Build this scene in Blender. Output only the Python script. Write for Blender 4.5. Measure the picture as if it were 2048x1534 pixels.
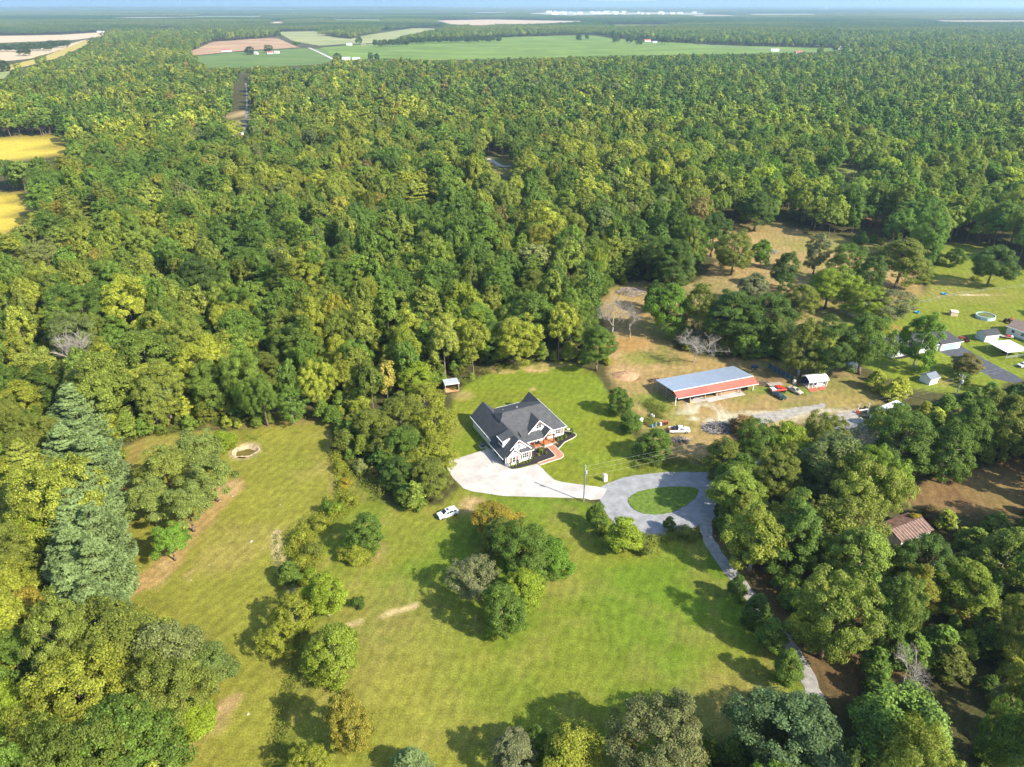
import bpy, math, random
import numpy as np
from mathutils import Vector, Matrix

for o in list(bpy.data.objects): bpy.data.objects.remove(o)
scene = bpy.context.scene
COL = scene.collection
R = math.radians
rng = np.random.default_rng(7)
random.seed(7)

# ------------------------------------------------------------------ camera, sky, sun, exposure
CAM_H = 100.0
FPX = 1421.6                                  # focal length in pixels of a 2048 wide frame
PITCH = math.atan(761 / FPX)
cd = bpy.data.cameras.new('camera'); cam = bpy.data.objects.new('camera', cd); COL.objects.link(cam)
cam.location = (0, 0, CAM_H); cam.rotation_euler = (math.pi / 2 - PITCH, 0, 0)
cd.sensor_width = 36; cd.lens = 36 * FPX / 2048; cd.clip_start = 1; cd.clip_end = 80000
scene.camera = cam
scene.render.resolution_x = 1024; scene.render.resolution_y = 767

SUN_EL = R(36.5); SUN_AZ = math.atan2(11.2, -7.5)      # clockwise from +Y
w = bpy.data.worlds.new('World'); scene.world = w; w.use_nodes = True
nt = w.node_tree; nt.nodes.clear()
sky = nt.nodes.new('ShaderNodeTexSky'); sky.sky_type = 'NISHITA'; sky.sun_disc = False
sky.sun_elevation = SUN_EL; sky.sun_rotation = SUN_AZ; sky.altitude = 300; sky.dust_density = 1.0; sky.air_density = 1.0
bg = nt.nodes.new('ShaderNodeBackground'); bg.inputs[1].default_value = 0.15
ow = nt.nodes.new('ShaderNodeOutputWorld')
nt.links.new(sky.outputs[0], bg.inputs[0]); nt.links.new(bg.outputs[0], ow.inputs[0])
sl = bpy.data.lights.new('sun', 'SUN'); sl.energy = 4.7; sl.angle = R(0.53); sl.color = (1.0, 0.93, 0.80)
sun = bpy.data.objects.new('sun', sl); COL.objects.link(sun)
sdir = Vector((math.sin(SUN_AZ) * math.cos(SUN_EL), math.cos(SUN_AZ) * math.cos(SUN_EL), math.sin(SUN_EL)))
sun.rotation_euler = sdir.to_track_quat('Z', 'Y').to_euler(); sun.location = (60, -60, 160)
vs = scene.view_settings
vs.view_transform = 'Standard'; vs.look = 'None'; vs.gamma = 1; vs.use_curve_mapping = False; vs.exposure = 1.2
scene.render.engine = 'CYCLES'
scene.cycles.max_bounces = 4; scene.cycles.diffuse_bounces = 2; scene.cycles.transmission_bounces = 2; scene.cycles.glossy_bounces = 2
scene.cycles.volume_bounces = 1

# ------------------------------------------------------------------ survey: photograph measurements -> ground
cp, sp = math.cos(PITCH), math.sin(PITCH)
def W(x, y, z=0.0):
    u = (x - 1024) / FPX; v = (767 - y) / FPX
    d = (u, cp + v * sp, -sp + v * cp); t = (z - CAM_H) / d[2]
    return Vector((u * t, d[1] * t, z))
def proj(X, Y, Z):
    dz = Z - CAM_H; dep = Y * cp - dz * sp
    return 1024 + FPX * X / dep, 767 - FPX * (Y * sp + dz * cp) / dep, dep
def G(pts, z=0.0): return [tuple(W(x, y, z)[:2]) for x, y in pts]
def inpoly(px, py, poly):
    px = np.asarray(px, float); py = np.asarray(py, float); c = np.zeros(px.shape, bool); n = len(poly)
    for i in range(n):
        x1, y1 = poly[i]; x2, y2 = poly[(i + 1) % n]
        if y1 == y2: continue
        m = ((y1 > py) != (y2 > py)) & (px < (x2 - x1) * (py - y1) / (y2 - y1) + x1); c ^= m
    return c
def sdist(X, Y, poly):
    d = np.full(X.shape, 1e9); n = len(poly)
    for i in range(n):
        x1, y1 = poly[i]; x2, y2 = poly[(i + 1) % n]; ex, ey = x2 - x1, y2 - y1; L = ex * ex + ey * ey + 1e-9
        t = np.clip(((X - x1) * ex + (Y - y1) * ey) / L, 0, 1)
        d = np.minimum(d, (X - x1 - t * ex) ** 2 + (Y - y1 - t * ey) ** 2)
    d = np.sqrt(d); return np.where(inpoly(X, Y, poly), d, -d)
def ldist(X, Y, line):
    d = np.full(X.shape, 1e9)
    for (x1, y1), (x2, y2) in zip(line, line[1:]):
        ex, ey = x2 - x1, y2 - y1; t = np.clip(((X - x1) * ex + (Y - y1) * ey) / (ex * ex + ey * ey + 1e-9), 0, 1)
        d = np.minimum(d, (X - x1 - t * ex) ** 2 + (Y - y1 - t * ey) ** 2)
    return np.sqrt(d)
_lat = np.random.default_rng(3).random((256, 256))
def vnoise(X, Y, s, seed=0):
    x = X / s + seed * 17.3 + 1000; y = Y / s + seed * 9.7 + 1000; i = np.floor(x).astype(int); j = np.floor(y).astype(int)
    fx = x - i; fy = y - j; fx = fx * fx * (3 - 2 * fx); fy = fy * fy * (3 - 2 * fy); g = lambda a, b: _lat[a % 256, b % 256]
    return (g(i, j) * (1 - fx) + g(i + 1, j) * fx) * (1 - fy) + (g(i, j + 1) * (1 - fx) + g(i + 1, j + 1) * fx) * fy
def fbm(X, Y, s, seed=0, o=3):
    r = 0; a = 0.5; t = 0
    for k in range(o): r = r + a * vnoise(X, Y, s, seed + k * 5); t += a; a *= .5; s *= .5
    return r / t
def sstep(a, b, x): t = np.clip((x - a) / (b - a), 0, 1); return t * t * (3 - 2 * t)

# ------------------------------------------------------------------ materials
MATS = {}
def mat(name, col, rough=.75, var=.12, scale=2.0, spec=.25, metal=0, bump=0, bscale=None, coat=0):
    if name in MATS: return MATS[name]
    m = bpy.data.materials.new(name); m.use_nodes = True; n = m.node_tree.nodes; l = m.node_tree.links
    b = n['Principled BSDF']; b.inputs['Roughness'].default_value = rough; b.inputs['Metallic'].default_value = metal
    b.inputs['Specular IOR Level'].default_value = spec; b.inputs['Coat Weight'].default_value = coat
    tc = n.new('ShaderNodeTexCoord')
    ns = n.new('ShaderNodeTexNoise'); ns.inputs['Scale'].default_value = scale; ns.inputs['Detail'].default_value = 6; ns.inputs['Roughness'].default_value = .65
    l.new(tc.outputs['Object'], ns.inputs['Vector'])
    mr = n.new('ShaderNodeMapRange'); mr.inputs[1].default_value = .3; mr.inputs[2].default_value = .7
    mr.inputs[3].default_value = 1 - var * 1.6; mr.inputs[4].default_value = 1 + var * 1.6
    l.new(ns.outputs['Fac'], mr.inputs[0])
    mx = n.new('ShaderNodeVectorMath'); mx.operation = 'SCALE'; mx.inputs[0].default_value = col[:3]
    l.new(mr.outputs[0], mx.inputs['Scale']); l.new(mx.outputs[0], b.inputs['Base Color'])
    if bump:
        bn = n.new('ShaderNodeTexNoise'); bn.inputs['Scale'].default_value = bscale or scale * 6; bn.inputs['Detail'].default_value = 4
        l.new(tc.outputs['Object'], bn.inputs['Vector'])
        bp = n.new('ShaderNodeBump'); bp.inputs['Strength'].default_value = bump; bp.inputs['Distance'].default_value = .05
        l.new(bn.outputs['Fac'], bp.inputs['Height']); l.new(bp.outputs[0], b.inputs['Normal'])
    MATS[name] = m; return m
def mat_ribbed(name, col, axis=0, freq=14., rough=.4, metal=.0, var=.1, depth=.03, spec=.4):
    m = mat(name, col, rough, var, .7, spec, metal); n = m.node_tree.nodes; l = m.node_tree.links; b = n['Principled BSDF']
    tc = n.new('ShaderNodeTexCoord'); wv = n.new('ShaderNodeTexWave'); wv.wave_type = 'BANDS'; wv.bands_direction = 'XYZ'[axis]
    wv.inputs['Scale'].default_value = freq / 20; wv.inputs['Distortion'].default_value = 0
    l.new(tc.outputs['Object'], wv.inputs['Vector'])
    bp = n.new('ShaderNodeBump'); bp.inputs['Strength'].default_value = .8; bp.inputs['Distance'].default_value = depth
    l.new(wv.outputs['Fac'], bp.inputs['Height']); l.new(bp.outputs[0], b.inputs['Normal'])
    return m
def mat_courses(name, c1, c2, cm, bw, rh, mort=.02, rough=.85, vert=False, var=.2):
    """brick texture in object space: shingle courses, brickwork, stamped paving"""
    m = bpy.data.materials.new(name); m.use_nodes = True; n = m.node_tree.nodes; l = m.node_tree.links; b = n['Principled BSDF']
    b.inputs['Roughness'].default_value = rough; b.inputs['Specular IOR Level'].default_value = .2
    tc = n.new('ShaderNodeTexCoord'); br = n.new('ShaderNodeTexBrick')
    br.inputs['Color1'].default_value = (*c1, 1); br.inputs['Color2'].default_value = (*c2, 1); br.inputs['Mortar'].default_value = (*cm, 1)
    br.inputs['Scale'].default_value = 1; br.inputs['Brick Width'].default_value = bw; br.inputs['Row Height'].default_value = rh
    br.inputs['Mortar Size'].default_value = mort; br.inputs['Mortar Smooth'].default_value = .3; br.inputs['Bias'].default_value = 0
    if vert:
        sx = n.new('ShaderNodeSeparateXYZ'); l.new(tc.outputs['Object'], sx.inputs[0])
        ad = n.new('ShaderNodeMath'); l.new(sx.outputs[0], ad.inputs[0]); l.new(sx.outputs[1], ad.inputs[1])
        cb = n.new('ShaderNodeCombineXYZ'); l.new(ad.outputs[0], cb.inputs[0]); l.new(sx.outputs[2], cb.inputs[1]); l.new(cb.outputs[0], br.inputs['Vector'])
    else: l.new(tc.outputs['Object'], br.inputs['Vector'])
    ns = n.new('ShaderNodeTexNoise'); ns.inputs['Scale'].default_value = .9; ns.inputs['Detail'].default_value = 8; ns.inputs['Roughness'].default_value = .7
    l.new(tc.outputs['Object'], ns.inputs['Vector'])
    mr = n.new('ShaderNodeMapRange'); mr.inputs[1].default_value = .3; mr.inputs[2].default_value = .7; mr.inputs[3].default_value = 1 - var; mr.inputs[4].default_value = 1 + var
    l.new(ns.outputs['Fac'], mr.inputs[0]); mx = n.new('ShaderNodeVectorMath'); mx.operation = 'SCALE'
    l.new(br.outputs['Color'], mx.inputs[0]); l.new(mr.outputs[0], mx.inputs['Scale']); l.new(mx.outputs[0], b.inputs['Base Color'])
    bp = n.new('ShaderNodeBump'); bp.inputs['Strength'].default_value = .5; bp.inputs['Distance'].default_value = .02; bp.invert = True
    l.new(br.outputs['Fac'], bp.inputs['Height']); l.new(bp.outputs[0], b.inputs['Normal'])
    MATS[name] = m; return m
def mat_leaf(name, transl=.3):
    """foliage: colour = the plant's own tint (property / instance attribute) x per-leaf tone"""
    m = bpy.data.materials.new(name); m.use_nodes = True; n = m.node_tree.nodes; l = m.node_tree.links; n.clear()
    out = n.new('ShaderNodeOutputMaterial'); at = n.new('ShaderNodeAttribute'); at.attribute_name = 'tint'; at.attribute_type = 'INSTANCER'
    to = n.new('ShaderNodeAttribute'); to.attribute_name = 'tone'; to.attribute_type = 'GEOMETRY'
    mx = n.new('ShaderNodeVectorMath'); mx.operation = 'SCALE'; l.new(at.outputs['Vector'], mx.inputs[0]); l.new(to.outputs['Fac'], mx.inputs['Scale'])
    df = n.new('ShaderNodeBsdfPrincipled'); df.inputs['Roughness'].default_value = .6; df.inputs['Specular IOR Level'].default_value = .18
    tr = n.new('ShaderNodeBsdfTranslucent')
    tm = n.new('ShaderNodeVectorMath'); tm.operation = 'MULTIPLY'; tm.inputs[1].default_value = (1.25, 1.35, .6); l.new(mx.outputs[0], tm.inputs[0])
    ms = n.new('ShaderNodeMixShader'); ms.inputs[0].default_value = transl
    l.new(mx.outputs[0], df.inputs['Base Color']); l.new(tm.outputs[0], tr.inputs[0]); l.new(df.outputs[0], ms.inputs[1]); l.new(tr.outputs[0], ms.inputs[2]); l.new(ms.outputs[0], out.inputs[0])
    MATS[name] = m; return m
M_LEAF = mat_leaf('leaf', .38)
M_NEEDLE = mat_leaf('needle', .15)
M_BARK = mat('bark', (.16, .12, .09), .9, .25, 3, .1, bump=.6)
M_BARKPALE = mat('bark_pale', (.36, .32, .27), .9, .2, 3, .1, bump=.4)

# ------------------------------------------------------------------ object helpers
def tag(o, label=None, cat=None, group=None, kind=None):
    if label: o['label'] = label
    if cat: o['category'] = cat
    if group: o['group'] = group
    if kind: o['kind'] = kind
    return o
def empty(name, loc, rz=0, label=None, cat=None, group=None):
    o = bpy.data.objects.new(name, None); COL.objects.link(o); o.location = loc; o.rotation_euler = (0, 0, rz); o.empty_display_size = .5
    return tag(o, label, cat, group)
class MB:
    def __init__(s): s.v = []; s.f = []
    def add(s, v, f):
        b = len(s.v); s.v += [tuple(p) for p in v]; s.f += [[b + i for i in q] for q in f]; return s
    def box(s, x0, x1, y0, y1, z0, z1):
        return s.add([(x0, y0, z0), (x1, y0, z0), (x1, y1, z0), (x0, y1, z0), (x0, y0, z1), (x1, y0, z1), (x1, y1, z1), (x0, y1, z1)],
                     [(3, 2, 1, 0), (4, 5, 6, 7), (0, 1, 5, 4), (1, 2, 6, 5), (2, 3, 7, 6), (3, 0, 4, 7)])
    def slab(s, top, th=.18):
        n = len(top); v = list(top) + [(x, y, z - th) for x, y, z in top]
        f = [list(range(n)), [n + i for i in range(n - 1, -1, -1)]] + [(i, n + i, n + (i + 1) % n, (i + 1) % n) for i in range(n)]
        return s.add(v, f)
    def prism(s, prof, a, b, axis='y'):
        """profile of 2-D points extruded along an axis; profile is (x,z) for y, (y,z) for x, (x,y) for z"""
        n = len(prof)
        def P(p, t): return (p[0], t, p[1]) if axis == 'y' else ((t, p[0], p[1]) if axis == 'x' else (p[0], p[1], t))
        v = [P(p, a) for p in prof] + [P(p, b) for p in prof]
        return s.add(v, [list(range(n)), [n + i for i in range(n - 1, -1, -1)]] + [(i, n + i, n + (i + 1) % n, (i + 1) % n) for i in range(n)])
    def tube(s, p, q, r0, r1=None, n=8):
        p = Vector(p); q = Vector(q); r1 = r0 if r1 is None else r1; d = (q - p).normalized()
        a = d.orthogonal().normalized(); b = d.cross(a); v = []
        for c, r in ((p, r0), (q, r1)):
            for i in range(n): t = 2 * math.pi * i / n; v.append(c + a * (r * math.cos(t)) + b * (r * math.sin(t)))
        return s.add(v, [(i, (i + 1) % n, n + (i + 1) % n, n + i) for i in range(n)] + [list(range(n - 1, -1, -1)), list(range(n, 2 * n))])
    def beam(s, p, q, wd, ht):
        p = Vector(p); q = Vector(q); d = (q - p).normalized(); up = Vector((0, 0, 1))
        if abs(d.z) > .95: up = Vector((1, 0, 0))
        a = d.cross(up).normalized() * (wd / 2); b = a.cross(d).normalized() * (ht / 2)
        v = [c + sx * a + sy * b for c in (p, q) for sx, sy in ((-1, -1), (1, -1), (1, 1), (-1, 1))]
        return s.add(v, [(3, 2, 1, 0), (4, 5, 6, 7), (0, 1, 5, 4), (1, 2, 6, 5), (2, 3, 7, 6), (3, 0, 4, 7)])
    def lathe(s, prof, n=20, c=(0, 0)):
        v = []; k = len(prof)
        for i in range(n):
            t = 2 * math.pi * i / n
            for r, z in prof: v.append((c[0] + r * math.cos(t), c[1] + r * math.sin(t), z))
        f = [(i * k + j, ((i + 1) % n) * k + j, ((i + 1) % n) * k + j + 1, i * k + j + 1) for i in range(n) for j in range(k - 1)]
        return s.add(v, f)
    def build(s, name, m, parent=None, smooth=False, bevel=0):
        me = bpy.data.meshes.new(name); me.from_pydata(s.v, [], s.f); me.update(); me.materials.append(m)
        import bmesh
        bm = bmesh.new(); bm.from_mesh(me); bmesh.ops.recalc_face_normals(bm, faces=bm.faces)
        if bevel: bmesh.ops.bevel(bm, geom=list(bm.edges), offset=bevel, segments=1, affect='EDGES', clamp_overlap=True)
        bm.to_mesh(me); bm.free()
        if smooth: me.polygons.foreach_set('use_smooth', [True] * len(me.polygons))
        o = bpy.data.objects.new(name, me); COL.objects.link(o)
        if parent: o.parent = parent
        return o
def box(name, m, parent, *b, bevel=0): return MB().box(*b).build(name, m, parent, bevel=bevel)
def copy_tree(o, parent=None):
    c = o.copy(); COL.objects.link(c); c.parent = parent
    for ch in o.children: copy_tree(ch, c)
    return c
def npmesh(name, V, F, mats, tone=None, midx=None):
    me = bpy.data.meshes.new(name); nf = len(F); k = F.shape[1]
    me.vertices.add(len(V)); me.vertices.foreach_set('co', V.astype(np.float32).ravel())
    me.loops.add(nf * k); me.loops.foreach_set('vertex_index', F.astype(np.int32).ravel())
    me.polygons.add(nf); me.polygons.foreach_set('loop_start', np.arange(0, nf * k, k, dtype=np.int32))
    for m in mats: me.materials.append(m)
    if midx is not None: me.polygons.foreach_set('material_index', midx.astype(np.int32))
    if tone is not None:
        a = me.attributes.new('tone', 'FLOAT', 'FACE'); a.data.foreach_set('value', tone.astype(np.float32))
    me.update(calc_edges=True); me.validate(); return me

# ------------------------------------------------------------------ the ground sheet
def axis(lo, hi, step, far_lo, far_hi, g=1.16):
    a = list(np.arange(lo, hi + .01, step)); d = step
    while a[-1] < far_hi: d *= g; a.append(a[-1] + d)
    d = step; b = []; x = lo
    while x > far_lo: d *= g; x -= d; b.append(x)
    return np.array(b[::-1] + a)
# open ground seen in the photograph (measured outlines), used for cover and for where the woods stop
MEADOW_L = [(232, 905), (300, 872), (430, 862), (660, 842), (668, 905), (664, 1000), (640, 1040), (575, 1060), (556, 1110), (590, 1190), (610, 1330), (560, 1430), (560, 1600), (300, 1600), (330, 1500), (470, 1380), (440, 1300), (370, 1220), (300, 1200), (240, 1270), (232, 1100)]
LAWN_MID = [(672, 905), (720, 960), (790, 1015), (880, 1015), (925, 975), (1165, 1000), (1260, 1040), (1380, 1065), (1430, 1090), (1500, 1185), (1560, 1280), (1620, 1400), (1500, 1465), (1330, 1520), (1200, 1600), (540, 1600), (560, 1430), (610, 1330), (600, 1180), (560, 1090), (650, 1010)]
YARD = [(905, 800), (935, 765), (1000, 738), (1130, 722), (1185, 745), (1240, 820), (1285, 900), (1320, 945), (1200, 985), (1165, 1000), (925, 975), (890, 940), (895, 850)]
FRONT_R = [(1195, 975), (1260, 940), (1300, 925), (1420, 925), (1425, 1050), (1290, 1080), (1225, 1055)]
PASTURE = [(1205, 600), (1225, 575), (1290, 560), (1330, 590), (1395, 560), (1440, 520), (1400, 500), (1395, 465), (1480, 452), (1570, 450), (1620, 470), (1760, 500), (1800, 510), (1840, 545), (1845, 600), (1780, 640), (1700, 640), (1640, 660), (1560, 640), (1420, 600), (1330, 700), (1450, 720), (1540, 720), (1700, 740), (1760, 790), (1700, 830), (1600, 850), (1480, 870), (1400, 925), (1320, 915), (1280, 850), (1225, 760), (1215, 700), (1210, 640)]
GREEN_R = [(1640, 660), (1850, 590), (1880, 490), (1960, 490), (2048, 540), (2200, 560), (2200, 760), (2040, 760), (1960, 790), (1830, 780), (1740, 740), (1660, 700)]
PINEFLOOR = [(1815, 1005), (1855, 965), (1940, 935), (2056, 915), (2056, 1025), (2010, 1035), (1880, 1022)]
CLEAR_S = [[(1650, 340), (1715, 335), (1720, 352), (1660, 362)], [(962, 318), (985, 314), (1032, 322), (1026, 348), (985, 345)], [(1735, 435), (1780, 432), (1775, 450), (1740, 452)]]
SERVICE = [(478, 168), (496, 165), (499, 235), (500, 262), (458, 272), (466, 235)]
FIELD_Y1 = [(-200, 290), (0, 280), (138, 270), (138, 302), (104, 318), (0, 326), (-200, 335)]
FIELD_Y2 = [(-200, 392), (0, 390), (62, 386), (62, 420), (24, 462), (-200, 520)]
FAR = {  # name: (outline, colour, colour 2)
 'soy_field': ([(640, 96), (700, 90), (860, 84), (1020, 74), (1180, 70), (1260, 80), (1430, 90), (1560, 94), (1690, 97), (1750, 97), (1740, 102), (1600, 106), (1450, 108), (1200, 113), (1000, 118), (870, 121), (770, 117), (690, 121), (655, 108)], (.115, .185, .036), (.170, .232, .050)),
 'corn_field': ([(386, 113), (480, 104), (600, 97), (650, 98), (672, 121), (640, 129), (520, 135), (415, 137)], (.105, .165, .042), (.135, .185, .05)),
 'ploughed_field': ([(373, 107), (425, 84), (552, 75), (585, 90), (600, 95), (480, 102), (390, 111)], (.34, .20, .12), (.40, .27, .15)),
 'pasture_field': ([(553, 64), (640, 62), (652, 72), (700, 78), (735, 70), (830, 56), (880, 58), (805, 72), (770, 86), (680, 89), (640, 92), (585, 82)], (.22, .26, .09), (.32, .30, .14)),
 'stubble_field': ([(872, 41), (985, 39), (1190, 43), (1080, 47), (960, 51), (905, 49)], (.50, .37, .25), (.42, .33, .22)),
 'wheat_field': ([(-300, 76), (0, 72), (120, 70), (218, 64), (205, 73), (150, 80), (0, 86), (-300, 95)], (.55, .42, .27), (.48, .36, .23)),
 'wheat_field_near': ([(-300, 104), (0, 100), (110, 95), (178, 78), (150, 92), (60, 118), (0, 124), (-300, 140)], (.52, .41, .27), (.45, .34, .2)),
 'yellow_strip_field': ([(0, 136), (80, 116), (170, 82), (190, 80), (165, 95), (110, 118), (25, 140), (0, 144)], (.44, .33, .08), (.36, .30, .08)),
 'hay_field': ([(-200, 150), (0, 145), (28, 140), (8, 158), (-200, 175)], (.20, .25, .07), (.26, .27, .1)),
 'pale_clearing': ([(285, 58), (360, 56), (362, 59), (290, 60)], (.5, .38, .25), (.5, .38, .25)),
 'pale_clearing_b': ([(535, 44), (575, 43), (572, 47), (540, 47)], (.5, .4, .25), (.5, .38, .25)),
 'town_ground': ([(1050, 27), (1130, 23), (1420, 26), (1400, 29), (1240, 30), (1130, 31)], (.42, .38, .3), (.3, .3, .2)),
}
_fr = random.Random(5)
for _i in range(15):
    _y = _fr.uniform(2900, 11000) if _i < 12 else _fr.uniform(11000, 16000); _x = _fr.uniform(-.7, .7) * _y; _w = _fr.uniform(120, 420); _d = _fr.uniform(90, 260) * (1 + _y / 9000); _a = _fr.uniform(-.3, .3)
    _q = [proj(_x + sx * _w + _a * sy * _d, _y + sy * _d + _a * sx * _w * .4, 0)[:2] for sx, sy in ((-1, -1), (1, -1), (1, 1), (-1, 1))]
    if any(inpoly([p[0]], [p[1]], v[0])[0] for p in _q for v in list(FAR.values())[:6]): continue
    _c = _fr.choice([((.30, .26, .14), (.24, .22, .11)), ((.16, .20, .06), (.2, .22, .08)), ((.15, .2, .06), (.2, .24, .08)), ((.36, .27, .17), (.3, .24, .14))]); FAR['open_field' + '_near' * 0 + str(_i)] = (_q, *_c)
CABIN = [(1798, 1060), (1846, 1048), (1860, 1074), (1806, 1096)]
TRACK = [(1400, 1035), (1440, 1035), (1445, 1100), (1490, 1155), (1530, 1200), (1570, 1250), (1615, 1300), (1640, 1345), (1655, 1395), (1610, 1395), (1585, 1330), (1545, 1280), (1505, 1225), (1460, 1165), (1415, 1105)]
HEDGE = [(690, 862), (760, 850), (830, 815), (905, 790), (925, 975), (880, 1015), (790, 1015), (690, 920)]
CLEAR = [CABIN, TRACK, MEADOW_L, LAWN_MID, YARD, FRONT_R, PASTURE, GREEN_R, PINEFLOOR, SERVICE, FIELD_Y1, FIELD_Y2] + CLEAR_S + [v[0] for v in FAR.values()]

def make_ground():
    xs = axis(-150, 190, .8, -26000, 26000); ys = axis(45, 290, .8, -2000, 30000)
    X, Y = np.meshgrid(xs, ys); nx, ny = len(xs), len(ys)
    n1 = fbm(X, Y, 14, 1); n2 = fbm(X, Y, 4, 2, 2); n3 = fbm(X, Y, 45, 3); n4 = vnoise(X, Y, 1.3, 8); jit = (n1 - .5) * 6 + (n2 - .5) * 3 + (n4 - .5) * 1.8
    C = np.empty(X.shape + (3,)); C[:] = (.082, .078, .034)
    C *= (0.7 + .6 * n1)[..., None]
    def paint(w, col):
        w = np.clip(w, 0, 1)[..., None]; C[:] = C * (1 - w) + np.array(col) * w
    def region(px, soft=1.2, j=.5): return sstep(-soft, soft, sdist(X, Y, G(px)) + jit * j)
    def spot(px, py, r, soft=.6, j=1., ry=None):
        c = W(px, py); d = np.sqrt((X - c.x) ** 2 + ((Y - c.y) * (r / (ry or r))) ** 2); return sstep(r * (1 + soft), r * (1 - soft), d + jit * j * r / 6)
    def line(px, wd, j=.1): return sstep(wd * 1.5, wd * .5, ldist(X, Y, G(px)) + jit * j)
    far = region([(p[0], p[1]) for p in [(-900, 460), (-300, 120), (2600, 120), (2900, 460), (2900, 1700), (-900, 1700)]], 3)
    olive = np.array((.225, .222, .040)); green = np.array((.168, .198, .030)); dry = np.array((.30, .235, .085)); lush = np.array((.128, .208, .020)); tan = np.array((.43, .30, .165)); strw = np.array((.36, .25, .115))
    # left meadow
    g = region(MEADOW_L); paint(g, olive); paint(g * sstep(.45, .7, n3) * .7, green * 1.05); paint(g * sstep(.5, .75, n1) * .55, dry)
    paint(spot(345, 1245, 8, .5), olive * .95); paint(spot(440, 1390, 6, .5), olive * .95)
    # middle lawn
    g = region(LAWN_MID); paint(g, green); paint(g * sstep(.42, .68, n3) * .8, lush); paint(g * sstep(.42, .66, n1) * .65, olive * 1.02); paint(g * sstep(.5, .75, n2) * .35, dry * .9)
    paint(g * spot(760, 1290, 13, .7) * .5, dry * .85); paint(g * spot(830, 1400, 12, .8) * .55, olive * 1.1); paint(g * spot(1480, 1420, 8, .6) * .75, dry * .9); paint(g * spot(1120, 1170, 4, .6) * .7, dry)
    paint(g * spot(1180, 1260, 18, .8) * .45, lush)
    # yard
    g = region(YARD, .8, .25); paint(g, (.185, .215, .026)); paint(g * sstep(.45, .65, n1) * .5, (.155, .228, .024)); paint(g * sstep(.6, .8, n3) * .4, olive)
    paint(spot(1060, 738, 8, .5, 1, 2.6) * sstep(.35, .6, n2), tan); paint(spot(1000, 742, 5, .5, 1, 2) * .6, tan); paint(spot(1105, 730, 6, .5, 1, 2) * .7, tan)
    paint(spot(925, 790, 2.5) * .5, tan); paint(spot(1065, 778, 1.2) * .7, tan); paint(g * spot(925, 1000, 5, .6) * .5, dry); paint(spot(945, 1010, 3.2) * sstep(.4, .6, n2), tan)
    paint(g * spot(1100, 985, 8, .6, 1, 2) * .3, dry); paint(g * spot(900, 860, 5, .7) * .4, dry)
    # front right strip and road verge
    g = region(FRONT_R, 1, .2); paint(g, green * .95); paint(spot(1380, 905, 7, .6, 1, 4), strw * .95); paint(spot(1390, 925, 6, .5, 1, 2), (.18, .23, .05))
    # pasture and yards to the right
    g = region(PASTURE, 2); paint(g, (.27, .215, .10)); paint(g * sstep(.4, .62, n3) * .8, strw); paint(g * sstep(.55, .75, n1) * .7, (.21, .21, .06)); paint(g * sstep(.62, .85, n2) * .5, tan)
    paint(spot(1660, 490, 24, .6, 1, 11) * .8, (.25, .235, .075)); paint(spot(1500, 690, 10, .6) * .4, olive); paint(spot(1300, 715, 9, .6, 1, 5) * .8, (.20, .225, .05)); paint(spot(1250, 690, 9, .5, 1, 5) * .8, (.36, .215, .09))
    paint(spot(1215, 705, 4, .5) * .8, tan); paint(spot(1250, 745, 5, .5), tan * .95); paint(spot(1265, 755, 2.2, .5), (.23, .135, .07)); paint(spot(1560, 570, 14, .6, 1, 8) * .6, tan * .95)
    g = region(GREEN_R, 2); paint(g, (.185, .23, .030)); paint(g * sstep(.45, .7, n3) * .6, olive); paint(spot(1930, 590, 20, .6, 1, 8) * .6, (.28, .235, .085)); paint(spot(1900, 565, 10, .6, 1, 4) * .7, dry)
    paint(spot(1960, 590, 9, .5, 1, 1.0) * .9, (.48, .40, .28)); paint(spot(1935, 590, 3, .5, 1, 1), (.55, .47, .33)); paint(spot(1700, 800, 10, .7, 1, 6) * .7, dry); paint(spot(1670, 640, 7, .6, 1, 3), (.21, .22, .06)); paint(spot(1780, 655, 5, .5, 1, 3) * .8, (.36, .24, .08)); paint(spot(1885, 760, 4) * .6, dry)
    paint(spot(1560, 780, 11, .5, 1, 3), (.15, .20, .04)); paint(spot(1570, 760, 12, .5, 1, 3) * .5, (.17, .11, .06))
    paint(spot(1590, 745, 16, .6, 1, 5) * .5, (.12, .09, .05))
    gr = spot(1500, 835, 13, .5, 1, 3.2) * sstep(.3, .62, n2 * .6 + n1 * .4) + spot(1620, 820, 8, .5, 1, 1.4) + spot(1560, 828, 12, .5, 1, 2) * .8 + spot(1375, 838, 4, .5) * sstep(.4, .6, n2) + spot(1410, 825, 6, .5) * sstep(.4, .6, n2) + spot(1720, 825, 9, .5, 1, 1.6) * sstep(.3, .5, n2)
    paint(gr * .9, (.50, .45, .37))
    paint(spot(1330, 845, 7, .7) * .5, (.2, .22, .05)); paint(spot(1310, 805, 6, .6) * .8, (.17, .23, .035))
    # under the tall trees at the right
    g = region(PINEFLOOR, 2); paint(g, (.19, .115, .06)); paint(g * sstep(.4, .7, n1) * .6, (.26, .175, .085)); paint(g * spot(2050, 1000, 10) * .5, (.25, .2, .08))
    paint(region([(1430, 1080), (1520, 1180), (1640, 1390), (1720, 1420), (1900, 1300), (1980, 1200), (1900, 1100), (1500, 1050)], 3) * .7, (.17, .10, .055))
    # bare earth at the meadow edges
    paint(line([(300, 1160), (335, 1130), (372, 1080), (410, 1040), (440, 1000), (470, 970)], 2.2, .4) * .75, (.40, .255, .13)); paint(spot(350, 1145, 3.5, .6) * sstep(.35, .6, n2), tan * 1.1); paint(spot(455, 975, 3) * .6, tan)
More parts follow.
